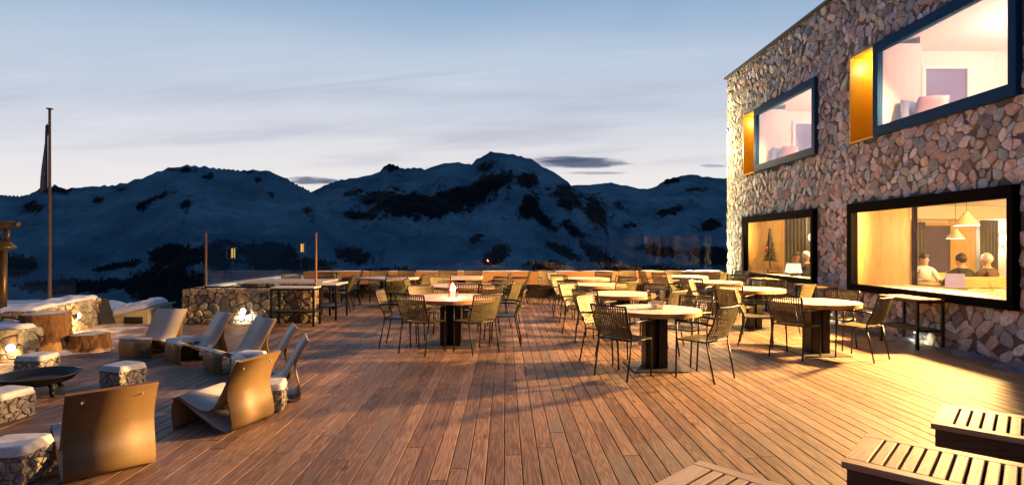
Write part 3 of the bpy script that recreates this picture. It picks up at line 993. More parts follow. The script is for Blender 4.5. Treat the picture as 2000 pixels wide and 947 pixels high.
t_ = thing('wall_sconce', 'small framed wall sconce glowing on the white dining room wall', 'wall lamp', (11.82, Ypart, 1.5))
MB().lohi((-.07, -.09, 0), (-.055, 0, .3)).lohi((.055, -.09, 0), (.07, 0, .3)).lohi((-.055, -.02, .14), (.055, 0, .16)).build('bracket', M['bench'], t_, attr=True)
MB().lohi((-.04, -.07, .02), (.04, -.025, .28)).build('diffuser', M['glow'], t_)
lamp('sconce_light', 'POINT', (11.82, Ypart - .16, 1.65), 45, (1, .85, .6), .05)

def dining_table(loc, sx, sy, label, h=.75):
    t_ = thing('dining_table', label, 'table', loc)
    MB().box((0, 0, h - .02), (sx, sy, .04)).build('table_top', M['furn'], t_, attr=True, bevel=.004)
    for qx in (-1, 1):
        for qy in (-1, 1):
            MB().lohi((qx * (sx / 2 - .08) - .03, qy * (sy / 2 - .08) - .03, 0), (qx * (sx / 2 - .08) + .03, qy * (sy / 2 - .08) + .03, h - .04)).build('leg', M['furn'], t_, attr=True)
    return t_
dining_table((8.10, 9.35, 0), 1.1, 1.15, 'pine dining table with pink lantern inside the big low window')
dining_table((8.85, 11.15, 0), 1.2, .62, 'pine dining table between the seated diners')
def dining_bench(loc, rz, L, label):
    t_ = thing('dining_bench', label, 'bench', loc, rz, 'pine benches in the dining room')
    MB().box((0, 0, .43), (L, .40, .04)).build('seat', M['furn'], t_, attr=True, bevel=.004)
    MB().box((0, -.21, .83), (L, .03, .20)).box((0, -.21, .58), (L, .03, .16)).build('backrest', M['furn'], t_, attr=True, bevel=.004)
    for q in (-1, 1):
        MB().box((q * (L / 2 - .06), 0, .205), (.05, .36, .41)).box((q * (L / 2 - .06), -.235, .465), (.05, .02, .93)).build('leg', M['furn'], t_, attr=True)
dining_bench((8.88, 10.57, 0), 0, 1.15, 'pine bench whose back carries the two diners turned away')
dining_bench((8.80, 11.78, 0), R(180), 1.15, 'pine bench under the diner in the cream blouse')
dining_bench((9.15, 9.35, 0), R(90), 1.1, 'pine bench drawn up to the lantern table in the big window')

def person(loc, rz, skinm, cloth, hairm, label, lean=.06, reach=.34):
    """seated figure grown from a joint skeleton as one skin, hair as its child"""
    J = {'pel': (0, 0, .50, .15), 'waist': (0, .01, .68, .135), 'chest': (0, lean * .7, .90, .155), 'neck0': (0, lean, 1.04, .075), 'neck': (0, lean + .01, 1.10, .052), 'jaw': (0, lean + .035, 1.17, .075), 'head': (0, lean + .025, 1.25, .098), 'crown': (0, lean + .01, 1.325, .07)}
    E = [('pel', 'waist'), ('waist', 'chest'), ('chest', 'neck0'), ('neck0', 'neck'), ('neck', 'jaw'), ('jaw', 'head'), ('head', 'crown')]
    for s, k in ((-1, 'l'), (1, 'r')):
        J.update({'sh' + k: (s * .175, lean * .9, .985, .068), 'el' + k: (s * .25, lean + .10, .78, .048), 'wr' + k: (s * .16, lean + reach, .80, .032), 'hd' + k: (s * .13, lean + reach + .09, .80, .036),
                  'hip' + k: (s * .10, .05, .49, .095), 'kn' + k: (s * .12, .45, .49, .065), 'an' + k: (s * .12, .45, .09, .045), 'to' + k: (s * .12, .58, .045, .04)})
        E += [('neck0', 'sh' + k), ('sh' + k, 'el' + k), ('el' + k, 'wr' + k), ('wr' + k, 'hd' + k), ('pel', 'hip' + k), ('hip' + k, 'kn' + k), ('kn' + k, 'an' + k), ('an' + k, 'to' + k)]
        for fi in range(4):
            fx = s * (.13 + (.028 - fi * .019))
            J['f%d%s' % (fi, k)] = (fx, lean + reach + .13, .797, .011)
            J['g%d%s' % (fi, k)] = (fx, lean + reach + .165 - abs(fi - 1.4) * .008, .783, .009)
            E += [('hd' + k, 'f%d%s' % (fi, k)), ('f%d%s' % (fi, k), 'g%d%s' % (fi, k))]
        J['t0' + k] = (s * .085, lean + reach + .10, .795, .011)
        E.append(('hd' + k, 't0' + k))
    names = list(J)
    me = bpy.data.meshes.new('person')
    me.from_pydata([J[n][:3] for n in names], [(names.index(a), names.index(b)) for a, b in E], [])
    o = bpy.data.objects.new('person', me)
    COL.objects.link(o)
    o.modifiers.new('skin', 'SKIN')
    for i, n in enumerate(names):
        me.skin_vertices[0].data[i].radius = (J[n][3], J[n][3])
    me.skin_vertices[0].data[0].use_root = True
    ss = o.modifiers.new('sub', 'SUBSURF')
    ss.levels = ss.render_levels = 2
    dg = bpy.context.evaluated_depsgraph_get()
    nm = bpy.data.meshes.new_from_object(o.evaluated_get(dg))
    o.modifiers.clear()
    o.data = nm
    nm.materials.clear()
    for m_ in (skinm, cloth, M['coat']):
        nm.materials.append(m_)
    for p in nm.polygons:
        c = p.center
        p.use_smooth = True
        hand = c.y > lean + reach - .01 and c.z > .7
        p.material_index = 0 if (c.z > 1.085 or hand) else (2 if c.z < .52 else 1)
    # face: nose, brow and ears pushed out of the same surface
    for v in nm.vertices:
        x, y, z = v.co
        if z > 1.12 and y > lean + .07:
            nose = math.exp(-((x / .016) ** 2 + ((z - 1.225) / .026) ** 2)) * .028
            eye = -sum(math.exp(-(((x - q) / .018) ** 2 + ((z - 1.255) / .014) ** 2)) for q in (-.035, .035)) * .010
            v.co.y += nose + eye
    o.location = loc
    o.rotation_euler = (0, 0, rz)
    tag(o, label, 'person')
    h = MB()
    def fn(u, v):
        an = (u - .5) * 2 * math.pi
        el = v * math.pi / 2
        rad = .101 + .016 * (float(fbm(np.array(u * 22), np.array(v * 7), 3, int(loc[0] * 10))) - .45)
        low = -.35 if math.cos(an) > .35 else -.95        # open over the face
        e2 = low + (1.57 - low) * v
        return (math.sin(an) * rad * .86 * math.cos(e2 if e2 > -.9 else -.9) * (1.0), lean + .015 + math.cos(an) * rad * 1.0 * math.cos(e2 if e2 > -.9 else -.9), 1.265 + math.sin(e2) * rad * 1.0)
    h.grid(fn, 28, 10)
    h.build('hair', hairm, o, smooth=True)
    return o
person((8.60, 10.57, 0), R(-4), M['skin'], M['coat'], M['hair_dark'], 'person in a black jacket seated on the pine bench, turned away')
person((9.10, 10.57, 0), R(8), M['skin'], M['browncoat'], M['hair_pale'], 'person with white hair and brown knit seated beside the black jacket')
person((8.70, 11.78, 0), R(172), M['skin'], M['blouse'], M['hair_dark'], 'person with dark hair in a cream blouse facing the other diners')
dining_table((7.34, 14.02, 0), .46, .40, 'small pine table at the low window with the dark fir')
def stool_in(loc, label):
    t_ = thing('dining_stool', label, 'stool', loc, 0, 'pine stools at the fir window')
    MB().lathe([(.17, .40), (.175, .42), (.17, .445)], 24).build('seat', M['furn'], t_, attr=True)
    for q in range(3):
        a = q * 2.094
        MB().path([(.12 * math.cos(a), .12 * math.sin(a), .41), (.18 * math.cos(a), .18 * math.sin(a), 0)], .018, 8).build('leg', M['furn'], t_, attr=True)
stool_in((7.25, 13.50, 0), 'pine stool under the person in the dark jacket at the fir window')
stool_in((7.44, 14.52, 0), 'pine stool under the person beyond the small window table')
person((7.25, 13.50, 0), R(14), M['skin'], M['coat'], M['hair_pale'], 'person in a dark jacket with pale hair behind the low window with the fir')
person((7.44, 14.52, 0), R(176), M['skin'], M['browncoat'], M['hair_dark'], 'person with brown hair beyond the lit table lamp in the fir window')

# things standing on the sills
def small_fir(loc, h, label, stem=.2):
    t_ = thing('potted_fir', label, 'small tree', loc)
    c = MB()
    rg = random.Random(int(h * 1000))
    tiers = 16
    for i in range(tiers):
        z = stem + (h - stem) * i / tiers
        r = .155 * h * (1 - i / tiers) ** .85 + .012
        nb = max(6, int(18 * (1 - i / tiers) + 5))
        for q in range(nb):
            a = 2 * math.pi * q / nb + rg.uniform(-.2, .2) + i * .6
            rr_ = r * rg.uniform(.75, 1.15)
            tip = Vector((rr_ * math.cos(a), rr_ * math.sin(a), z - .02))
            b_ = Vector((0, 0, z + .05))
            sd = Vector((-math.sin(a), math.cos(a), 0)) * .022 * h * 1.4
            mid = (tip + b_) / 2
            c.add([b_, mid + sd + Vector((0, 0, .012)), tip, mid - sd + Vector((0, 0, .012)), mid - Vector((0, 0, .02))], [(0, 1, 2), (0, 2, 3), (0, 4, 1), (1, 4, 2), (2, 4, 3), (3, 4, 0)])
    c.build('crown', M['fir'], t_)
    MB().path([(0, 0, .08), (0, 0, h)], [.022, .004], 8).build('trunk', M['bark'], t_)
    MB().lohi((-.06, -.06, 0), (.06, .06, .11)).build('pot', M['boxdark'], t_, attr=True, bevel=.005)
    return t_
ft = small_fir((6.80, 14.5, HB + .10), 1.16, 'dark little fir with a red bauble on a bare stem in the low window', .34)
MB().lathe([(.001, -.03), (.02, -.024), (.03, 0), (.02, .024), (.001, .03)], 16, (-.11, -.04, .66)).build('bauble', M['red'], ft, smooth=True)
small_fir((6.84, 7.50, HB + .10), .92, 'dark little fir standing at the edge of the big low window', .2)

t_ = thing('table_lamp', 'square white shaded table lamp glowing in the low fir window', 'table lamp', (6.78, 13.28, HB + .10))
MB().lohi((-.05, -.05, 0), (.05, .05, .02)).path([(0, 0, .02), (0, 0, .12)], .012, 8).build('foot', M['steel'], t_)
sh = MB()
sh.add([(-.14, -.14, .08), (.14, -.14, .08), (.14, .14, .08), (-.14, .14, .08), (-.11, -.11, .30), (.11, -.11, .30), (.11, .11, .30), (-.11, .11, .30)], [(0, 1, 5, 4), (1, 2, 6, 5), (2, 3, 7, 6), (3, 0, 4, 7)])
sh.build('shade', emit('shade_glow', (1, .86, .62), 1.4), t_)
t_ = thing('globe_lamp', 'round glowing globe lamp hanging in the low fir window', 'pendant lamp', (7.86, 14.4, 1.72))
MB().lathe([(.001, -.13), (.06, -.115), (.105, -.07), (.125, 0), (.105, .07), (.06, .115), (.02, .13)], 24).build('globe', emit('globe_glow', (1, .84, .5), 2.2), t_, smooth=True)
MB().path([(0, 0, .12), (0, 0, .70)], .004, 6).build('cord', M['steel'], t_)
t_ = thing('glass_lantern', 'pink glowing glass lantern on a wooden tray inside the big window', 'lantern', (7.75, 9.72, .75))
MB().lathe([(.17, 0), (.18, .012), (.18, .03), (.165, .03), (.16, .014)], 32).build('tray', M['bench'], t_, attr=True)
MB().lohi((-.10, -.10, .032), (.10, .10, .27)).build('glass', M['pinklamp'], t_, bevel=.01)
t_ = thing('drinking_glass', 'stemless glass of yellow drink on the pine window table', 'glass', (8.25, 9.55, .75))
MB().lathe([(.034, 0), (.042, .14), (.040, .14), (.032, .006)], 20, cap=False).build('bowl', M['pane'], t_, smooth=True)
MB().lathe([(.031, .006), (.035, .07)], 20).build('drink', M['juice'], t_)
# cushions on the upstairs window seats
def cushion(loc, rz, mat, label):
    mb = MB()
    def fn(u, v):
        a, b = (u - .5) * 2, (v - .5) * 2
        th = .075 * (max(0, 1 - a ** 4) * max(0, 1 - b ** 4)) ** .5
        return (a * .24 * (1 - .06 * b * b), 0, b * .24 * (1 - .06 * a * a)), th
    for sgn in (1, -1):
        mb.grid(lambda u, v: (fn(u, v)[0][0], sgn * fn(u, v)[1], fn(u, v)[0][2]), 14, 14)
    o = mb.build('cushion', mat, smooth=True, loc=loc, rz=rz)
    o.rotation_euler = (R(-14), R(9), rz)
    tag(o, label, 'cushion', 'cushions on the upstairs window seats')
for i, (a, b) in enumerate(UPP[:2]):
    nm = ('smaller looking far', 'large near')[i]
    wl = ('upper window at the building corner', 'upper window above the big dining window')[i]
    cushion((6.98, b - .82, UB + .37), R(10), M['cloth_blue'], 'blue cushion leaning in the ' + wl)
    cushion((7.02, b - 1.16, UB + .37), R(-60), M['cloth_mauve'], 'mauve cushion leaning in the ' + wl)

# ------------------------------------------------------------------ terrace walls, glass and the back bench
def stone_wall(name, label, x0, x1, y0, y1, h, sp=.17, seed=1, faces='F', cap=None, group=None):
    """low rubble wall; faces: F front (-y), B back, E +x end, W -x end"""
    root = thing(name, label, 'wall', ((x0 + x1) / 2, (y0 + y1) / 2, 0), 0, group)
    ox, oy = (x0 + x1) / 2, (y0 + y1) / 2
    core = MB().lohi((x0 + .045 - ox, y0 + .045 - oy, -.3), (x1 - .045 - ox, y1 - .045 - oy, h - .02))
    core.build('core', M['mortar'], root)
    s = MB()
    rg = random.Random(seed)
    if 'F' in faces:
        stones(s, lambda a, b, o: (a - ox, y0 + .05 - o - oy, b), x0, x1, -.05, h, sp, depth=.055, gap=.009, rng=rg)
    if 'E' in faces:
        stones(s, lambda a, b, o: (x1 - .05 + o - ox, a - oy, b), y0, y1, -.05, h, sp, depth=.055, gap=.009, rng=rg)
    if 'W' in faces:
        stones(s, lambda a, b, o: (x0 + .05 - o - ox, a - oy, b), y0, y1, -.05, h, sp, depth=.055, gap=.009, rng=rg)
    stones(s, lambda a, b, o: (a - ox, b - oy, h - .05 + o), x0, x1, y0, y1, sp * 1.2, depth=.045, gap=.009, rng=rg)
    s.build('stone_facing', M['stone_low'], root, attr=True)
    if cap:
        c = MB()
        hh = cap
        def fn(u, v):
            x, y = x0 + .02 + (x1 - x0 - .04) * u - ox, y0 + .02 + (y1 - y0 - .04) * v - oy
            e = min(u * (x1 - x0), (1 - u) * (x1 - x0), v * (y1 - y0), (1 - v) * (y1 - y0))
            k = min(1, e / .10)
            k = math.sqrt(max(0, k * (2 - k)))
            nn = float(fbm(np.array(x * 3.1 + seed), np.array(y * 5), 3, seed))
            return (x, y, h - .035 + hh * k * (.55 + .8 * nn))
        c.grid(fn, max(10, int((x1 - x0) * 14)), 14)
        c.build('snow_cap', M['snow'], root, smooth=True)
    return root
stone_wall('stone_wall', 'low rubble wall with a white spotlight behind the loop chairs', -6.30, -3.73, 10.93, 11.33, .66, .115, 31, 'FEW')
sw_ = stone_wall('stone_wall', 'low snow-capped rubble wall with a glowing spotlight behind the tree stumps', -1.2, 1.2, -.3, .3, .52, .13, 32, 'FEW', .08)
sw_.location, sw_.rotation_euler = (-7.74, 9.62, 0), (0, 0, R(106))
stone_wall('stone_wall', 'short rubble wall with a spotlight under the brass telescope', -10.5, -6.36, 7.42, 8.05, .40, .13, 33, 'FE', .07)
stone_wall('stone_wall', 'frosted rubble wall along the open edge of the terrace', -6.30, -5.86, 11.34, 16.4, .66, .2, 34, 'E', .07)

# long bench along the mountain edge
br = thing('terrace_bench', 'long wooden bench built along the mountain edge of the deck', 'bench', (.3, 16.2, 0))
bw = MB()
stones(bw, lambda a, b, o: (a, .42 - o, b), -6.15, 6.05, -.05, .66, .22, depth=.05, rng=random.Random(41))
bw.lohi((-6.15, .41, -.3), (6.05, .75, .66), rnd=.5)
bw.build('stone_base', M['stone_low'], br, attr=True)
for i in range(5):
    MB().box((-5.0 + i * 2.46, .28, .60), (2.45, .035, .30), rnd=.1 + i * .2).build('backrest', M['bench'], br, attr=True, bevel=.004)
for i in range(5):
    MB().box((-5.0 + i * 2.46, .04, .425), (2.45, .42, .045), rnd=.9 - i * .2).build('seat', M['bench'], br, attr=True, bevel=.004)
for i in range(9):
    MB().box((-5.9 + i * 1.45, .10, .2), (.06, .22, .40)).build('support', M['steel'], br)
sc_ = MB()
def fnb(u, v):
    x, y = -6.15 + 12.2 * u, .33 + .40 * v
    k = min(1, min(v, 1 - v) / .25)
    nn = float(fbm(np.array(x * 2.3), np.array(y * 4), 3, 8))
    return (x, y, .655 + .10 * math.sqrt(max(0, k * (2 - k))) * (.5 + .9 * nn))
sc_.grid(fnb, 160, 8)
sc_.build('snow_cap', M['snow'], br, smooth=True)

def glass_run(label, p0, p1, z0, z1, n, posts=()):
    root = thing('glass_balustrade', label, 'balustrade', (*p0, z0))
    dx_, dy_ = p1[0] - p0[0], p1[1] - p0[1]
    L = math.hypot(dx_, dy_)
    root.rotation_euler = (0, 0, math.atan2(dy_, dx_))
    for i in range(n):
        a, b = L * i / n + .012, L * (i + 1) / n - .012
        MB().lohi((a, -.006, .0), (b, .006, z1 - z0)).build('glass_panel', M['balus'], root)
    for a in posts:
        MB().path([(a, .03, -.12), (a, .03, z1 - z0 + .02)], .022, 10).build('post', M['pole'], root)
    MB().lohi((0, -.02, -.03), (L, .02, -.002)).build('rail', M['steel'], root)
    return root
glass_run('clear glass balustrade above the long bench, mirroring the candle', (-5.9, 16.72), (6.1, 16.72), .74, 1.80, 6)
glass_run('clear glass balustrade with two posts on the spotlit rubble wall', (-5.97, 11.18), (-3.78, 11.18), .70, 1.74, 1, (0.0, 2.19))
glass_run('glass windbreak panel standing behind the snow wall by the flagpole', (-13.5, 12.0), (-9.15, 12.0), .22, 1.50, 2)
glass_run('clear glass balustrade along the frosted rubble wall', (-6.08, 11.4), (-6.08, 16.6), .74, 1.76, 3)

# snow banks beside the deck
SX0, SX1, SY0, SY1 = -15.0, -4.9, 5.0, 15.0
NXs, NYs = 150, 150
gx, gy = np.meshgrid(np.linspace(SX0, SX1, NXs + 1), np.linspace(SY0, SY1, NYs + 1))
def gs(cx, cy, rx, ry):
    return np.exp(-(((gx - cx) / rx) ** 2 + ((gy - cy) / ry) ** 2))
nz_ = fbm(gx * 1.3, gy * 1.3, 5, 9)
nf_ = fbm(gx * 6, gy * 6, 3, 19)
bank = np.clip((-8.35 - gx) / 1.5, 0, 1)
bank = bank * bank * (3 - 2 * bank)
h_ = -.052 + bank * .42 * np.clip((gy - 7.4) / .8, 0, 1) + gs(-6.75, 8.0, .55, .40) * .15 + gs(-6.0, 8.0, .42, .28) * .10 + gs(-7.15, 8.15, .42, .6) * .24 + gs(-8.9, 9.7, 1.2, 1.0) * .10
h_ = h_ + (nz_ - .5) * .09 + (nf_ - .5) * .05
out_ = (gy > 10.86)
h_ = np.where(out_, -.10 + (nz_ - .5) * .12 - np.clip(gy - 12.6, 0, 9) * .30 + np.clip((-7.6 - gx) / 1.2, 0, 1) * .40, h_)
h_ = np.where(out_ & (gx > -6.35), -.6, h_)
sb = MB()
sb.add(np.stack([gx.ravel(), gy.ravel(), h_.ravel()], 1).tolist(), [(j * (NXs + 1) + i, j * (NXs + 1) + i + 1, (j + 1) * (NXs + 1) + i + 1, (j + 1) * (NXs + 1) + i) for j in range(NYs) for i in range(NXs)])
tag(sb.build('snow_bank', M['snow'], smooth=True), kind='structure')
# scraps of snow at the foot of the hotel wall
sl = MB()
rg = random.Random(4)
for i in range(26):
    y = rg.uniform(5.0, 9.0)
    x = XW - abs(rg.gauss(0, .16)) - .03
    r = rg.uniform(.04, .15)
    vs, fs = [], []
    n = 9
    for (k, zz_) in ((1, -.01), (.8, .32), (.35, .5)):
        for q in range(n):
            a = q * 2 * math.pi / n
            w = r * k * rg.uniform(.75, 1.2)
            vs.append((x + w * math.cos(a), y + w * math.sin(a) * 1.5, zz_ * r * rg.uniform(.8, 1.1)))
    for lv in range(2):
        for q in range(n):
            a, b = lv * n + q, lv * n + (q + 1) % n
            fs.append((a, b, b + n, a + n))
    fs.append(tuple(range(2 * n, 3 * n)))
    sl.add(vs, fs)
tag(sl.build('snow_scraps', M['snow_old'], smooth=True), 'scraps of old snow along the foot of the hotel wall', 'snow', kind='stuff')

# ------------------------------------------------------------------ round and square tables
def table_proto(name, label, rad, square=False, plate=.64, h=.72):
    t_ = thing(name, label, 'table')
    tp = MB()
    if square:
        n = 8
        for i in range(n):
            w = rad * 2 / n
            tp.box((-rad + w * (i + .5), 0, h - .025), (w - .003, rad * 2, .05), rnd=random.random())
        tp.build('table_top', M['top'], t_, attr=True, bevel=.003)
    else:
        # boards cut to a disc
        n, segs = 9, 14
        for i in range(n):
            x0, x1 = -rad + 2 * rad * i / n + .001, -rad + 2 * rad * (i + 1) / n - .001
            ring = []
            for q in range(segs + 1):
                xx = x0 + (x1 - x0) * q / segs
                ring.append((xx, math.sqrt(max(0, rad * rad - xx * xx))))
            lo = [(a, -b) for a, b in ring]
            poly = lo + ring[::-1]
            m_ = len(poly)
            vs = [(a, b, h - .055) for a, b in poly] + [(a, b, h) for a, b in poly]
            fs = [tuple(range(m_))[::-1], tuple(range(m_, 2 * m_))] + [(q, (q + 1) % m_, (q + 1) % m_ + m_, q + m_) for q in range(m_)]
            tp.add(vs, fs, 0, random.random())
            tp.m[-m_:] = [1] * m_
        tp.build('table_top', [M['top'], M['rimwood']], t_, attr=True)
    MB().box((0, 0, .006), (plate, plate, .012)).build('base_plate', M['plate'], t_, bevel=.002)
    c = MB()
    k = .205 * plate / .64
    for qx in (-1, 1):
        c.lohi((qx * k * .36 - .048, -k * .62, .012), (qx * k * .36 + .048, -k * .62 + .012, h - .057))
        c.lohi((qx * k * .36 - .048, k * .62 - .012, .012), (qx * k * .36 + .048, k * .62, h - .057))
        c.lohi((qx * k * .62 - .006, -k * .62 + .013, .012), (qx * k * .62 + .006, k * .62 - .013, h - .057))
    c.lohi((-.055, -.055, .012), (.055, .055, h - .058), mi=1)
    c.build('pedestal', [M['steel'], M['iron']], t_)
    MB().box((0, 0, h - .062), (plate * .8, plate * .8, .008)).build('top_bracket', M['steel'], t_)
    return t_
GT = 'larch tables on the deck'
T = {}
rt = table_proto('round_table', 'round larch table with a clear glass lantern on it', .56)
rt.location = (1.84, 6.98, 0)
rt['group'] = GT
T[1] = (1.84, 6.98)
for k, p, rz, lb in ((3, (1.88, 9.23), 5, 'round larch table just behind the one with the clear glass lantern'),
                     (4, (1.88, 11.44), 3, 'round larch table third in line from the glass lantern towards the mountains'),
                     (5, (1.94, 13.6), 8, 'round larch table fourth in line from the glass lantern, nearest the long bench'),
                     (9, (4.36, 7.92), 2, 'bare round larch table beside the big dining window'),
                     (10, (4.50, 10.30), 4, 'round larch table between the two low hotel windows'),
                     (11, (4.57, 12.30), 6, 'round larch table by the low window with the fir'),
                     (12, (4.60, 14.45), 3, 'round larch table closest to the hotel corner and the long bench')):
    dup(rt, (*p, 0), R(rz), lb)
    T[k] = p
rb = table_proto('round_table', 'wide round larch table with the glowing red candle', .66, plate=.76)
rb.location = (-.83, 8.58, 0)
rb['group'] = GT
dup(rb, (-.88, 11.14, 0), R(4), 'wide round larch table right behind the candle table')
sq = table_proto('square_table', 'square larch table squarely set by the long bench', .55, True)
sq.location = (-1.15, 14.2, 0)
sq['group'] = GT
dup(sq, (-2.93, 13.9, 0), R(56), 'square larch table turned cornerwise, nearer the rubble walls')
lt = thing('long_table', 'long pale-topped table behind the spotlit rubble wall', 'table', (-4.85, 12.85, 0))
tp = MB()
for i in range(6):
    tp.box((0, -.45 + .18 * i, .695), (1.72, .176, .045), rnd=random.random())
tp.build('table_top', M['top'], lt, attr=True, bevel=.003)
for qx in (-1, 1):
    for qy in (-1, 1):
        MB().lohi((qx * .78 - .03, qy * .45 - .03, 0), (qx * .78 + .03, qy * .45 + .03, .67)).build('leg', M['steel'], lt)

# ------------------------------------------------------------------ woven armchairs
ch = thing('armchair', '-', 'chair')
def arc(u, z):
    """point on the curved backrest: u -1..1 across, z height"""
    k = (z - .455) / (.83 - .455)
    hw = .222 + .022 * k
    y = -.165 - .135 * k - .012 * math.sin(k * math.pi) - .035 * (1 - u * u)
    return (u * hw, y, z)
for s in (-1, 1):
    MB().path([(s * .225, .215, 0), (s * .238, .20, .45), (s * .243, .195, .645)], .0105, 8).build('leg', M['steel'], ch, smooth=True)
    MB().path([(s * .225, -.255, 0), (s * .228, -.165, .44)], .0105, 8).build('leg', M['steel'], ch, smooth=True)
    MB().path([(s * .243, .195, .645), (s * .247, .18, .652), (s * .247, -.10, .648), (s * .240, -.235, .635)], .0125, 8).build('armrest', M['steel'], ch, smooth=True)
fr = MB()
fr.path([(-.228, -.165, .44), (-.232, -.175, .50), arc(-1, .64), arc(-1, .80), arc(-1, .825)], .0095, 8)
fr.path([(.228, -.165, .44), (.232, -.175, .50), arc(1, .64), arc(1, .80), arc(1, .825)], .0095, 8)
fr.path([arc(u / 6, .828) for u in range(-6, 7)], .0105, 8)
fr.path([(-.238, .20, .437), (.238, .20, .437)], .0085, 8)
fr.path([(-.228, -.165, .437), (.228, -.165, .437)], .0085, 8)
fr.path([(-.238, .20, .437), (-.228, -.165, .437)], .0085, 8)
fr.path([(.238, .20, .437), (.228, -.165, .437)], .0085, 8)
fr.build('frame', M['steel'], ch, smooth=True)
bk = MB()
nvert = 17
for i in range(nvert):
    u = -0.95 + 1.9 * i / (nvert - 1)
    zs = (.475, .60, .72, .822)
    for a, b in zip(zs[:-1], zs[1:]):
        p, q = Vector(arc(u, a)), Vector(arc(u, b))
        bk.bar(p, q, .0145, .004)
z = .482
while z < .80:
    if not (.770 < z < .797):
        pts = [arc(u / 5, z) for u in range(-5, 6)]
        for p, q in zip(pts[:-1], pts[1:]):
            c = (Vector(p) + Vector(q)) / 2
            dd = Vector(q) - Vector(p)
            bk.box(c + Vector((0, .004, 0)), (dd.length + .002, .004, .0135), rz=math.atan2(dd.y, dd.x))
    z += .0265
bk.build('backrest', M['cord'], ch)
st_ = MB()
for i in range(20):
    u = -0.94 + 1.88 * i / 19
    ys2 = [.20, .10, 0, -.09, -.165]
    for a, b in zip(ys2[:-1], ys2[1:]):
        dip = lambda y: .446 - .014 * (1 - ((y - .02) / .19) ** 2)
        wx = .226
        st_.bar((u * wx, a, dip(a)), (u * wx, b, dip(b)), .0165, .005)
for i in range(5):
    y = .15 - i * .07
    st_.box((0, y, .434), (.45, .012, .005))
st_.build('seat', M['cord'], ch)
GC = 'woven armchairs on the deck'
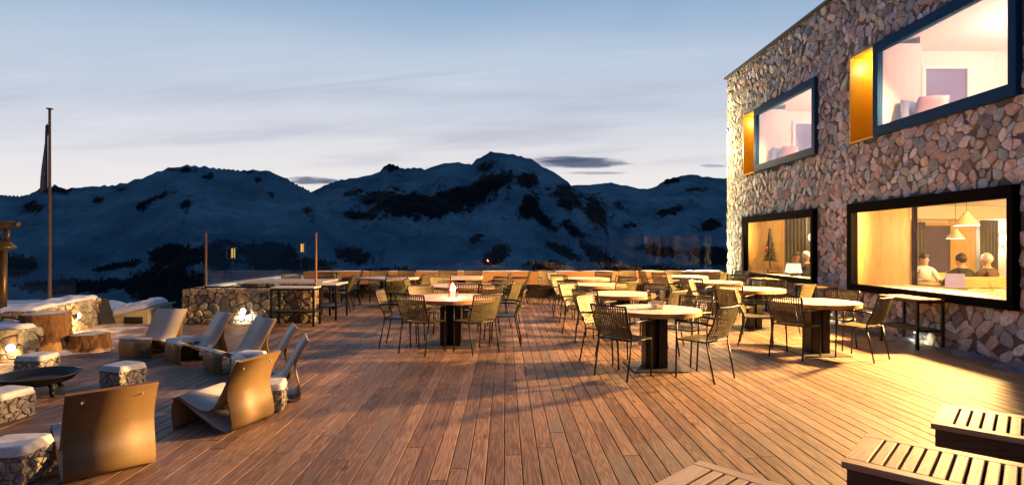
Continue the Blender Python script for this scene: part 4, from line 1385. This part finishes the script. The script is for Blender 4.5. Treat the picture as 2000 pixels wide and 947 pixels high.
CHAIRS = [
    # x, y, facing degrees (0 = +x), label
    (1.366, 6.53, 45, 'dark woven armchair, back to viewer, on aisle side of glass-lantern table'),
    (2.26, 6.44, 132, 'woven armchair with amber-lit back, on hotel side front of glass-lantern table'),
    (2.31, 7.31, 220, 'open-weave armchair at rear hotel side of glass-lantern table'),
    (1.30, 7.37, -38, 'yellow-lit armchair at rear aisle side of glass-lantern table'),
    (1.41, 8.75, 45, 'dark armchair, back to viewer, at table just behind the glass-lantern table'),
    (1.30, 9.65, -38, 'yellow-lit armchair at far aisle side of table just behind the glass-lantern table'),
    (2.35, 8.55, 132, 'olive-lit armchair at front hotel side of table just behind the glass-lantern table'),
    (2.38, 9.72, 220, 'dark armchair with pale armrest at rear of table just behind the glass-lantern table'),
    (1.38, 10.95, 45, 'dark armchair, back to viewer, at third table from the glass lantern'),
    (1.33, 11.88, -38, 'yellow-lit armchair at rear aisle side of third table from the glass lantern'),
    (2.12, 10.72, 112, 'dark armchair at front hotel side of third table from the glass lantern'),
    (2.40, 11.95, 222, 'armchair at rear hotel side of third table from the glass lantern'),
    (1.42, 13.10, 45, 'dark armchair, back to viewer, at fourth table from the glass lantern'),
    (1.40, 14.05, -38, 'yellow-lit armchair at rear aisle side of fourth table from the glass lantern'),
    (2.48, 13.15, 135, 'armchair at front hotel side of fourth table from the glass lantern'),
    (2.35, 14.25, 235, 'armchair at rear hotel side of fourth table from the glass lantern'),
    (-1.175, 7.96, 61, 'dark woven armchair, back to viewer, at fire-bowl side of red candle table'),
    (-.43, 8.00, 126, 'amber-glowing armchair, back to viewer, at aisle side of red candle table'),
    (-1.60, 8.47, 0, 'armchair seen side-on with pinkish back, at fire-bowl end of red candle table'),
    (-.02, 8.65, 177, 'armchair seen side-on at the aisle end of red candle table'),
    (-1.25, 9.25, -52, 'yellow-lit armchair at rear of red candle table'),
    (-.42, 9.35, 240, 'dark armchair right behind the red candle'),
    (-.70, 10.25, 98, 'dark reddish armchair, back to viewer, at wide table behind the candle table'),
    (-.05, 10.66, 155, 'brown-lit armchair at aisle front of wide table behind the candle table'),
    (-1.70, 11.30, -5, 'yellow-lit armchair at fire-bowl end of wide table behind the candle table'),
    (-1.30, 12.0, -62, 'dark armchair at rear fire-bowl side of wide table behind the candle table'),
    (-.32, 11.92, 222, 'orange-lit armchair at rear aisle side of wide table behind the candle table'),
    (-1.55, 15.05, -88, 'armchair facing viewer, first of two behind the square-set table'),
    (-.92, 15.08, -95, 'armchair facing viewer, aisle-side one of two behind the square-set table'),
    (-2.02, 14.35, 5, 'brown armchair between the two square tables'),
    (-.20, 13.75, 172, 'pale-edged armchair at the aisle end of the square-set table'),
    (-3.38, 14.98, -82, 'orange-lit armchair behind the cornerwise square table, nearer the rubble walls'),
    (-2.72, 15.02, -95, 'dark armchair behind the cornerwise square table, nearer the aisle'),
    (-3.92, 14.0, 0, 'armchair seen side-on at the rubble-wall end of the cornerwise square table'),
    (-2.08, 13.45, 150, 'grey-backed armchair at the aisle corner of the cornerwise square table'),
    (-2.55, 12.98, 110, 'armchair tucked under the front of the cornerwise square table'),
    (3.93, 7.65, 36, 'dark ribbed armchair, back to viewer, at the bare table beside the big window'),
    (4.745, 7.53, 124, 'golden-lit armchair, front hotel side of the bare table beside the big window'),
    (4.83, 8.33, 214, 'dark armchair behind the bare table beside the big window'),
    (3.80, 8.52, -25, 'brightly lit yellow armchair at aisle side of the bare table beside the big window'),
    (4.02, 9.85, 45, 'dark armchair, back to viewer, at table between the low hotel windows'),
    (3.85, 10.78, -30, 'yellow-lit armchair at aisle side of table between the low hotel windows'),
    (5.02, 9.90, 130, 'golden-lit armchair at hotel side of table between the low hotel windows'),
    (5.02, 10.85, 222, 'armchair at rear hotel side of table between the low hotel windows'),
    (4.02, 11.80, 45, 'dark armchair, back to viewer, at table by the fir window'),
    (4.02, 12.85, -30, 'yellow-lit armchair at rear aisle side of table by the fir window'),
    (5.15, 11.95, 150, 'amber-lit armchair at hotel side of table by the fir window'),
    (5.12, 12.85, 218, 'armchair at rear hotel side of table by the fir window'),
    (4.0, 13.95, 30, 'pale yellow armchair at aisle side of table closest to the hotel corner'),
    (5.15, 14.05, 140, 'armchair at hotel side of table closest to the hotel corner'),
    (4.60, 15.15, -90, 'armchair behind the table closest to the hotel corner'),
    (5.95, 14.75, 200, 'bluish armchair standing alone against the hotel corner'),
    (3.32, 15.05, -90, 'brown armchair facing viewer in front of the long bench, between table rows'),
    (3.90, 15.0, 10, 'dark armchair seen edge-on in front of the long bench'),
    (1.16, 15.1, -80, 'brown armchair with seat frosted, by the long bench beyond the aisle'),
    (.35, 15.0, 170, 'armchair seen edge-on at the long bench, middle of the aisle'),
    (-5.35, 13.75, -88, 'dark armchair behind the long table, nearer the frosted wall'),
    (-4.45, 13.75, -92, 'dark armchair behind the long table, nearer the deck'),
    (-3.78, 12.9, 185, 'dark armchair at the deck end of the long table'),
    (-4.05, 14.65, 195, 'dark armchair with shining armrest between long table and cornerwise table'),
]
for i, (x, y, a, lb) in enumerate(CHAIRS):
    rz = R(a - 90 + ((i * 37) % 7 - 3) * .8)
    if i == 0:
        ch.location = (x, y, 0)
        ch.rotation_euler = (0, 0, rz)
        ch['label'] = lb
        ch['group'] = GC
    else:
        dup(ch, (x, y, 0), rz, lb, GC)

# ------------------------------------------------------------------ side tables of black angle iron
sd = thing('side_table', 'long black side table with lower shelf in front of the spotlit rubble wall', 'side table', (-3.98, 11.22 - .45, 0), 0, 'black metal side tables')
sd.location = (-3.97, 10.66, 0)
sw, sdp, sh_ = .82, .40, .73
MB().box((0, 0, sh_ - .012), (sw, sdp, .024)).build('top', M['snow_thin'], sd, bevel=.003)
MB().box((0, 0, .27), (sw - .07, sdp - .07, .012)).build('shelf', M['plate'], sd)
for qx in (-1, 1):
    for qy in (-1, 1):
        MB().lohi((qx * (sw / 2 - .018) - .018, qy * (sdp / 2 - .018) - .018, 0), (qx * (sw / 2 - .018) + .018, qy * (sdp / 2 - .018) + .018, sh_ - .025)).build('leg', M['steel'], sd)
for z in (.27, sh_ - .045):
    for q in (-1, 1):
        MB().box((0, q * (sdp / 2 - .012), z), (sw - .074, .022, .03)).build('rail', M['steel'], sd)
        MB().box((q * (sw / 2 - .012), 0, z), (.022, sdp - .074, .03)).build('rail', M['steel'], sd)
dup(sd, (-3.60, 11.72, 0), R(90), 'black side table with lower shelf at the lit end of the rubble wall')
dup(sd, (6.12, 8.52, 0), R(90), 'black side table under the big dining window')
dup(sd, (6.08, 11.05, 0), R(90), 'black side table with yellow-lit leg between the low hotel windows')
dup(sd, (6.12, 13.25, 0), R(90), 'black side table under the fir window')

shaded_top = None
for o in [q for q in COL.objects if q.name.startswith('side_table') and q.location.x > 5]:
    for c in o.children:
        if c.name.startswith('top'):
            if shaded_top is None:
                shaded_top = c.data.copy()
                shaded_top.materials[0] = M['bench']  # darker board carries the shade under the window sill
            c.data = shaded_top

# ------------------------------------------------------------------ loop lounge chairs around the fire bowl
def crom(pts, n=6):
    out = []
    P_ = [pts[0]] + list(pts) + [pts[-1]]
    for i in range(1, len(P_) - 2):
        p0, p1, p2, p3 = [np.array(P_[i + k]) for k in (-1, 0, 1, 2)]
        for s in range(n):
            q = s / n
            out.append(tuple(.5 * ((2 * p1) + (-p0 + p2) * q + (2 * p0 - 5 * p1 + 4 * p2 - p3) * q * q + (-p0 + 3 * p1 - 3 * p2 + p3) * q ** 3)))
    out.append(tuple(pts[-1]))
    return out
def ribbon(name, pts, width, th, mats, parent):
    """bent sheet following pts (y, z), edges in the second material"""
    pts = crom(pts)
    n = len(pts)
    L, Rr = [], []
    for i in range(n):
        a, b = np.array(pts[max(0, i - 1)]), np.array(pts[min(n - 1, i + 1)])
        tg = (b - a) / (np.linalg.norm(b - a) + 1e-9)
        nn = np.array((-tg[1], tg[0])) * th / 2
        L.append(np.array(pts[i]) + nn)
        Rr.append(np.array(pts[i]) - nn)
    mb = MB()
    vs = []
    for arr in (L, Rr):
        for s in (-1, 1):
            vs += [(s * width / 2, p[0], p[1]) for p in arr]
    fs, mi = [], []
    for i in range(n - 1):
        fs.append((i, i + 1, n + i + 1, n + i)); mi.append(0)
        fs.append((2 * n + i, 3 * n + i, 3 * n + i + 1, 2 * n + i + 1)); mi.append(0)
        fs.append((i, 2 * n + i, 2 * n + i + 1, i + 1)); mi.append(1)
        fs.append((n + i, n + i + 1, 3 * n + i + 1, 3 * n + i)); mi.append(1)
    fs += [(0, n, 3 * n, 2 * n), (n - 1, 3 * n - 1, 4 * n - 1, 2 * n - 1)]
    mi += [1, 1]
    mb.add(vs, fs)
    mb.m = mi
    o = mb.build(name, mats, parent)
    me_ = o.data
    me_.polygons.foreach_set('use_smooth', [m_ == 0 for m_ in mi])
    return o
lc = thing('loop_chair', '-', 'lounge chair')
# local +y is where the sitter looks; origin under the rear bend
LW = .505
ribbon('shell', [(.575, .0), (.588, .08), (.588, .17), (.568, .228), (.52, .238), (.44, .198), (.30, .115), (.16, .042), (.08, .012), (.025, .014), (.0, .05), (.008, .14), (.036, .25), (.042, .33), (.018, .42), (-.035, .515), (-.078, .578)], LW, .011, [M['lounge_back'], M['loungeedge']], lc)
ribbon('seat', [(-.068, .583), (-.02, .512), (.035, .42), (.090, .318), (.14, .232), (.185, .182), (.245, .160), (.33, .172), (.42, .208), (.50, .247), (.545, .254), (.588, .235)], LW - .002, .011, [M['lounge'], M['loungeedge']], lc)
bo = MB()
for q in (-.17, .17):
    bo.lathe([(.006, -.004), (.006, .004)], 10, (0, 0, 0))
bo = MB()
for q in (-.165, .165):
    bo.path([(q, -.035 - .012, .505), (q, -.035 + .004, .513)], .006, 10)
bo.build('bolt', M['glow_warm'] if False else M['snow_thin'], lc)
GL = 'loop lounge chairs around the fire bowl'
LOUNGE = [(-2.59, 3.70, 135, 'brown-lit loop lounge chair seen from behind, closest to the viewer'),
          (-2.12, 4.73, 164, 'golden-lit loop lounge chair seen from behind beside a pebble stool'),
          (-2.08, 5.67, 202, 'grey loop lounge chair seen edge-on right behind the golden one'),
          (-2.50, 6.48, 206, 'second edge-on loop lounge chair, partly hidden by the golden one'),
          (-3.10, 7.12, 230, 'grey loop lounge chair between edge-on chairs and the rubble-wall spotlight'),
          (-3.92, 7.72, 229, 'grey loop lounge chair just below the rubble-wall spotlight'),
          (-4.88, 8.15, 259, 'grey loop lounge chair facing viewer, nearest the tree stumps')]
for i, (x, y, a, lb) in enumerate(LOUNGE):
    if i == 0:
        lc.location, lc.rotation_euler = (x, y, 0), (0, 0, R(a - 90))
        lc['label'], lc['group'] = lb, GL
    else:
        dup(lc, (x, y, 0), R(a - 90), lb, GL)

# ------------------------------------------------------------------ pebble stools with snow caps
ps = thing('pebble_stool', '-', 'stool')
W2, HS = .148, .235
b_ = MB()
rg = random.Random(77)
for s in range(4):
    Mr = Matrix.Rotation(s * math.pi / 2, 3, 'Z')
    stones(b_, lambda a, b, o, Mr=Mr: tuple(Mr @ Vector((a, -W2 + .018 - o, b))), -W2, W2, .0, HS - .03, .055, depth=.028, gap=.005, rng=rg, flat=.8)
b_.lohi((-W2 + .016, -W2 + .016, .002), (W2 - .016, W2 - .016, HS - .03), rnd=.4)
b_.build('body', M['pebble'], ps, attr=True)
sn = MB()
def fns(u, v):
    a, b = (u - .5) * 2, (v - .5) * 2
    m_ = max(abs(a), abs(b))
    r = (abs(a) ** 8 + abs(b) ** 8) ** .125
    k = m_ / r if r > 1e-6 else 1
    x, y = a * k * (W2 + .012), b * k * (W2 + .012)
    e = 1 - m_
    z = HS - .040 + .056 * math.sqrt(max(0, 1 - max(0, 1 - e / .17) ** 2)) + .009 * (float(fbm(np.array(x * 11), np.array(y * 11), 4, 3)) - .3)
    return (x, y, z)
sn.grid(fns, 24, 24)
sn.build('snow_cap', M['snow_thin'], ps, smooth=True)
STOOLS = [(-3.16, 3.62, 8, 'snow-capped pebble stool at the lower picture edge beside the brown-lit loop chair'),
          (-4.36, 4.90, -12, 'snow-capped pebble stool cut by the picture edge, in front of the fire bowl'),
          (-5.42, 6.52, 3, 'snow-capped pebble stool behind the black fire bowl'),
          (-4.06, 5.98, -18, 'snow-capped pebble stool standing free between fire bowl and loop chairs'),
          (-4.40, 7.66, -25, 'snow-capped pebble stool beside the loop chair nearest the tree stumps'),
          (-3.02, 6.62, -10, 'snow-capped pebble stool peeking over the golden-lit loop chair'),
          (-2.20, 5.20, 14, 'orange-lit pebble stool against the side of the golden-lit loop chair')]
for i, (x, y, a, lb) in enumerate(STOOLS):
    if i == 0:
        ps.location, ps.rotation_euler = (x, y, 0), (0, 0, R(a))
        ps['label'], ps['group'] = lb, 'snow-capped pebble stools'
    else:
        dup(ps, (x, y, 0), R(a), lb, 'snow-capped pebble stools')

# ------------------------------------------------------------------ fire bowl
fb = thing('fire_bowl', 'shallow black iron fire bowl on curved feet among pebble stools', 'fire bowl', (-4.76, 5.74, 0))
MB().lathe([(.02, .085), (.18, .095), (.28, .128), (.345, .188), (.365, .196), (.365, .203), (.338, .200), (.27, .143), (.17, .11), (.02, .10)], 48, wob=.0, cap=True).build('bowl', M['iron'], fb, smooth=True)
for q in range(3):
    a = q * 2.094 - .5
    pts = [(.25, .125), (.285, .085), (.27, .045), (.29, .012), (.325, .008)]
    MB().path([(r * math.cos(a), r * math.sin(a), z) for r, z in crom(pts, 4)], [.03 - .016 * k / 16 for k in range(17)], 8).build('foot', M['iron'], fb, smooth=True)
ash = MB().lathe([(.02, .118), (.16, .122), (.24, .132)], 24, wob=.05)
ash.build('ash', pbr('cold_ash', (.06, .055, .05), .95, var=.5, scale=30, bump=.5), fb)

# ------------------------------------------------------------------ stumps
def stump(name, loc, r, h, label, seed, bare=0.0):
    root = thing(name, label, 'tree stump', loc)
    n, m_ = 128, 40
    vs, fs, mi = [], [], []
    rg = random.Random(seed)
    ph = [rg.uniform(0, 6) for _ in range(5)]
    for j in range(m_ + 1):
        k = j / m_
        for i in range(n):
            a = 2 * math.pi * i / n
            lob = .03 * math.sin(3 * a + ph[0]) + .025 * math.sin(5 * a + ph[1]) + .018 * math.sin(11 * a + ph[2] + k * 2)
            fl = .16 * (1 - k) ** 3 * (1 + .5 * math.sin(4 * a + ph[3]))
            nn = float(fbm(np.array(a * 7), np.array(k * 3 * h / .3), 3, seed)) - .5
            rr_ = r * (1 + lob + fl + nn * .10) * (.97 + .03 * (1 - k))
            vs.append((rr_ * math.cos(a), rr_ * math.sin(a), h * k - .02 * (k == 0)))
    for j in range(m_):
        for i in range(n):
            fs.append((j * n + i, j * n + (i + 1) % n, (j + 1) * n + (i + 1) % n, (j + 1) * n + i))
            a = 2 * math.pi * i / n
            lim = bare * (.5 + .9 * float(fbm(np.array(a * 2.2 + seed), np.array(.3), 3, seed + 5))) + .07 * math.sin(a * 9 + 2 * math.sin(a * 5)) + .10 * (float(fbm(np.array(a * 9.0), np.array(j * .9), 3, seed)) - .5)
            mi.append(1 if j / m_ < lim else 0)
    b = MB().add(vs, fs)
    b.m = mi
    b.build('trunk', [M['bark'], M['bare']], root, smooth=True)
    tp = MB()
    top = [vs[m_ * n + i] for i in range(n)]
    tp.add(top + [(0, 0, h + .004)], [(i, (i + 1) % n, n) for i in range(n)])
    tp.build('cut_face', M['endgrain'], root, attr=True)
    def cap(u, v):
        rr_ = r * .80 * v
        a = u * 2 * math.pi
        q = float(fbm(np.array(math.cos(a) * 1.2 + 3), np.array(math.sin(a) * 1.2), 3, seed))
        rr_ *= .55 + .6 * q
        return (rr_ * math.cos(a), rr_ * math.sin(a), h + .002 + .012 * (1 - v ** 2))
    MB().grid(cap, 40, 6).build('snow_patch', M['snow_thin'], root, smooth=True)
    return root
stump('tree_stump', (-6.50, 7.97, 0), .29, .55, 'tall thick tree stump with torn bark, lit orange beside the snow', 3, .32)
stump('tree_stump', (-5.98, 8.10, 0), .235, .24, 'short tree stump next to the tall orange-lit stump', 8, .12)

# low box with a sloping snowed lid
cb = thing('garden_box', 'pale low wooden box with a sloping snow-covered lid', 'box', (-7.40, 11.35, -.12))
x0, x1 = -.42, .44
side = MB()
side.add([(x0, -.40, 0), (x1, -.40, 0), (x1, -.40, .37), (x0, -.40, .20), (x0, .40, 0), (x1, .40, 0), (x1, .40, .42), (x0, .40, .26)], [(0, 1, 2, 3), (1, 5, 6, 2), (5, 4, 7, 6), (4, 0, 3, 7), (3, 2, 6, 7), (0, 4, 5, 1)])
side.build('body', M['crate'], cb, attr=True)
lid = MB()
lid.add([(x0 - .03, -.44, .205), (x1 + .05, -.44, .375), (x1 + .05, .44, .43), (x0 - .03, .44, .265), (x0 - .03, -.44, .235), (x1 + .05, -.44, .405), (x1 + .05, .44, .46), (x0 - .03, .44, .295)], [(0, 3, 2, 1), (4, 5, 6, 7), (0, 1, 5, 4), (1, 2, 6, 5), (2, 3, 7, 6), (3, 0, 4, 7)])
lid.build('lid', M['crate'], cb, attr=True)
MB().lohi((-.02, -.412, .08), (.34, -.401, .24)).build('dark_panel', M['steel'], cb)
sc2 = MB()
def fnc(u, v):
    x, y = x0 + .02 + (x1 - x0 - .10) * u, -.40 + .80 * v
    k = min(1, min(u, 1 - u, v, 1 - v) / .3)
    k = math.sqrt(max(0, k * (2 - k)))
    zb = .235 + .165 * u + .055 * v
    return (x, y, zb + k * (.10 + .10 * float(fbm(np.array(x * 7), np.array(y * 7), 4, 2))))
sc2.grid(fnc, 36, 24)
sc2.build('snow_cap', M['snow'], cb, smooth=True)
lb_ = thing('leaning_board', 'dark board leaning against the end of the snow-capped rubble wall', 'board', (-7.68, 10.80, 0))
MB().bar((-.13, .06, .48), (.06, -.02, 0.01), .26, .02).build('board', M['steel'], lb_)

# ------------------------------------------------------------------ flagpole, telescope
fp = thing('flagpole', 'slim wooden flagpole rising beyond the snow wall', 'flagpole', (-12.15, 15.0, -1.2))
MB().path([(0, 0, 0), (0, 0, 3.0), (0, 0, 6.32)], [.046, .040, .030], 14).build('pole', M['pole'], fp, smooth=True)
MB().lathe([(.03, 0), (.075, .01), (.075, .035), (.03, .045)], 16, (0, 0, 6.32)).build('cap', M['pole'], fp)
fl = MB()
def fnf(u, v):
    w = (.04 + .24 * (1 - v) ** .8) * u
    return (-.05 - w * (.75 + .2 * math.sin(v * 4)), .09 * math.sin(u * 7 + v * 3) * u, -1.75 * (1 - v) - .05 * u)
fl.grid(fnf, 14, 24)
fo_ = fl.build('flag', M['flag'], smooth=True, loc=(-12.15, 15.0, 4.75))
so = fo_.modifiers.new('thick', 'SOLIDIFY')
so.thickness = .006
tag(fo_, 'dark flag hanging limp from the wooden flagpole', 'flag')

tl = thing('telescope', 'brass coin telescope on a post at the picture edge', 'telescope', (-9.42, 10.55, -.05))
MB().path([(0, 0, 0), (0, 0, 1.50)], .062, 20).build('post', M['brass'], tl, smooth=True)
MB().lathe([(.06, 1.44), (.075, 1.46), (.20, 1.50), (.21, 1.52), (.17, 1.56), (.10, 1.63), (.08, 1.66)], 28).build('collar', M['brass'], tl, smooth=True)
MB().path([(-.07, 0, 1.62), (-.09, 0, 1.76), (-.05, 0, 1.88)], [.05, .035, .045], 12).path([(.07, 0, 1.62), (.09, 0, 1.76), (.05, 0, 1.88)], [.05, .035, .045], 12).build('fork', M['brass'], tl, smooth=True)
MB().path([(-.30, .0, 1.935), (-.28, 0, 1.935), (.14, 0, 1.945), (.145, 0, 1.945), (.27, 0, 1.948), (.30, 0, 1.948), (.305, 0, 1.948)], [.05, .075, .085, .05, .045, .058, .03], 18).build('tube', M['brass'], tl, smooth=True)

# ------------------------------------------------------------------ slatted larch boxes
def slat_box(L=1.55, W=.60, Hh=.40):
    root = thing('slatted_box', '-', 'bench box')
    # origin at the far corner; x along the long side, -y along the short side towards the viewer
    s = MB()
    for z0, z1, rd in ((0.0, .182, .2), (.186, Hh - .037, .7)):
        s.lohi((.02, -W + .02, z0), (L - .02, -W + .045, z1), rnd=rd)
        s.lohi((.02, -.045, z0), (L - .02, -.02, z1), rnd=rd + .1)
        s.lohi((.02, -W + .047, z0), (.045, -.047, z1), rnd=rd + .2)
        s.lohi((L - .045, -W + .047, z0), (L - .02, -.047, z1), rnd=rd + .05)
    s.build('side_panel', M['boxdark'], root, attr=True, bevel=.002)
    tp = MB()
    z0, z1 = Hh - .034, Hh
    tp.lohi((0, -W, z0), (L, -W + .075, z1), rnd=.15)
    tp.lohi((0, -.075, z0), (L, 0, z1), rnd=.55)
    tp.build('rim', M['boxwood'], root, attr=True, bevel=.004)
    x = 0
    rg_ = random.Random(2)
    while x < L - .03:
        w = .050 if x > .01 else .10
        w = min(w, L - x)
        MB().lohi((x, -W + .077, z0), (x + w, -.077, z1), rnd=rg_.random()).build('slat', M['boxwood2'], root, attr=True, bevel=.004)
        x += w + .0125
    MB().lohi((.05, -W + .05, .02), (L - .05, -.05, .05)).build('bottom', M['void'], root)
    return root
M['boxwood2'] = wood('bench_slat_larch', (0.44, 0.28, 0.155), (0.70, 0.50, 0.325), 0.5, axis=1)
b1 = slat_box()
GBX = 'slatted larch boxes at the front of the deck'
b1.location, b1.rotation_euler = (2.125, 3.32, 0), (0, 0, R(-43))
tag(b1, 'slatted larch box in the middle of the three, fully amber lit', 'bench box', GBX)
dup(b1, (3.05, 3.94, 0), R(-43), 'slatted larch box lit palest, farthest from the viewer and closest to the hotel')
dup(b1, (1.0, 2.90, 0), R(-47), 'slatted larch box with pale bluish top, cut off at the lower picture edge')

# ------------------------------------------------------------------ lanterns on the tables
gl = thing('glass_lantern', 'clear square glass lantern with an unlit candle on the front round table', 'lantern', (1.86, 7.0, .72))
w = MB()
a_, b2, hh = .072, .086, .225
outer = lambda s, z: [(-s, -s, z), (s, -s, z), (s, s, z), (-s, s, z)]
w.add(outer(a_, 0.0) + outer(b2, hh) + outer(a_ - .006, .012) + outer(b2 - .006, hh), [(3, 2, 1, 0), (0, 1, 5, 4), (1, 2, 6, 5), (2, 3, 7, 6), (3, 0, 4, 7), (8, 12, 13, 9)[::-1], (9, 13, 14, 10)[::-1], (10, 14, 15, 11)[::-1], (11, 15, 12, 8)[::-1], (8, 9, 10, 11), (4, 5, 13, 12), (5, 6, 14, 13), (6, 7, 15, 14), (7, 4, 12, 15)])
w.build('glass', pane_mat('lantern_glass', (.86, .84, .82), 4.0), gl)
MB().lathe([(.034, .013), (.036, .05), (.03, .055)], 20).build('candle', M['wax'], gl, smooth=True)
cd = thing('candle_lantern', 'round glass candle lantern glowing red on the wide round table', 'lantern', (-.80, 8.50, .72))
MB().lathe([(.06, 0), (.075, .01), (.082, .12), (.076, .23), (.072, .23), (.077, .12), (.07, .014)], 28, cap=False).build('glass', pane_mat('red_lantern_glass', (1, .80, .74), 1.2), cd, smooth=True)
MB().lathe([(.04, .008), (.042, .09), (.035, .10), (.004, .095)], 20).build('candle', emit('lit_wax', (1, .30, .20), 4.5), cd, smooth=True)
MB().lathe([(.002, .095), (.024, .12), (.030, .145), (.018, .19), (.001, .225)], 14).build('flame', M['candle_glow'], cd, smooth=True)
lamp('candle_light', 'POINT', (-.80, 8.50, .845), 120, (1, .20, .13), .05)

# ------------------------------------------------------------------ low wall spotlights
def wall_spot(loc, rz, label, e, col=(1, .90, .66), tilt=56, size=88):
    root = thing('wall_spotlight', label, 'spotlight', loc, rz, 'low wall spotlights')
    # local -y is where it shines
    MB().box((0, -.012, 0), (.07, .03, .07)).build('housing', M['steel'], root, bevel=.004)
    MB().path([(0, -.0275, 0), (0, -.036, 0), (0, -.046, 0)], [.05, .05, .035], 20).build('lens', M['lens'], root, smooth=True)
    l_ = lamp('spot_beam', 'SPOT', (0, -.16, 0), e * .55, col, .03, (R(tilt), 0, 0), root, R(size), .8)
    return root
wall_spot((-5.05, 10.86, .25), 0, 'bright spotlight on the rubble wall behind the loop chairs', 90)
lamp('wall_glow', 'POINT', (-5.05, 10.60, .27), 1.6, (1, .74, .38), .05)
wall_spot((6.33, 8.66, .21), R(-90), 'bright spotlight under the side table below the big window', 14)
wall_spot((6.33, 11.0, .22), R(-90), 'bright spotlight on the hotel wall between the low windows', 14)
wall_spot((-7.455, 9.79, .29), R(106), 'spotlight on the snow-capped wall behind the tall stump', 40, (1, .60, .20))
lamp('wall_glow', 'POINT', (-7.16, 9.72, .34), 16, (1, .52, .14), .05)
wall_spot((-6.50, 7.41, .16), R(20), 'spotlight in the short rubble wall at the picture edge', 30, (1, .66, .28))
lamp('wall_glow', 'POINT', (-6.40, 7.12, .24), 9, (1, .52, .14), .05)
# added amber lights imitating glass reflections, and flood around the hotel corner
def reflection_standin(loc, label, h):
    root = thing('reflection_standin', label, 'lantern', loc, 0, 'added amber lights imitating reflections in the glass')
    MB().path([(0, 0, 0), (0, 0, h)], .012, 8).build('post', M['steel'], root)
    MB().box((0, 0, h + .01), (.20, .20, .02)).box((0, 0, h + .30), (.22, .22, .03)).box((-.09, -.09, h + .155), (.015, .015, .27)).box((.09, -.09, h + .155), (.015, .015, .27)).build('housing', M['boxdark'], root, attr=True)
    MB().lohi((.005, -.05, h + .03), (.07, .05, h + .28)).build('lens', M['glow_amber'], root, bevel=.01)
reflection_standin((-7.30, 15.0, -1.0), 'added amber light imitating a glass reflection, on a stake nearer the pole', 2.15)
reflection_standin((-6.40, 17.6, -1.6), 'added amber light imitating a glass reflection, on a stake beyond the long table', 2.88)

def corner_flood(loc, label):
    root = thing('floodlight', label, 'floodlight', loc)
    MB().box((0, 0, .10), (.16, .10, .12)).path([(0, 0, 0), (0, 0, .05)], .02, 8).build('housing', M['steel'], root, bevel=.004)
    MB().lohi((-.06, -.04, .162), (.06, .04, .168)).build('lens', M['lens'], root)
    return root
corner_flood((5.95, 16.95, .4), 'small floodlight behind the long bench washing the hotel corner')
lamp('corner_wash', 'POINT', (5.75, 17.15, 1.2), 520, (1, .68, .30), .08)
lamp('corner_wash', 'POINT', (5.75, 17.15, 4.4), 620, (1, .68, .30), .08)
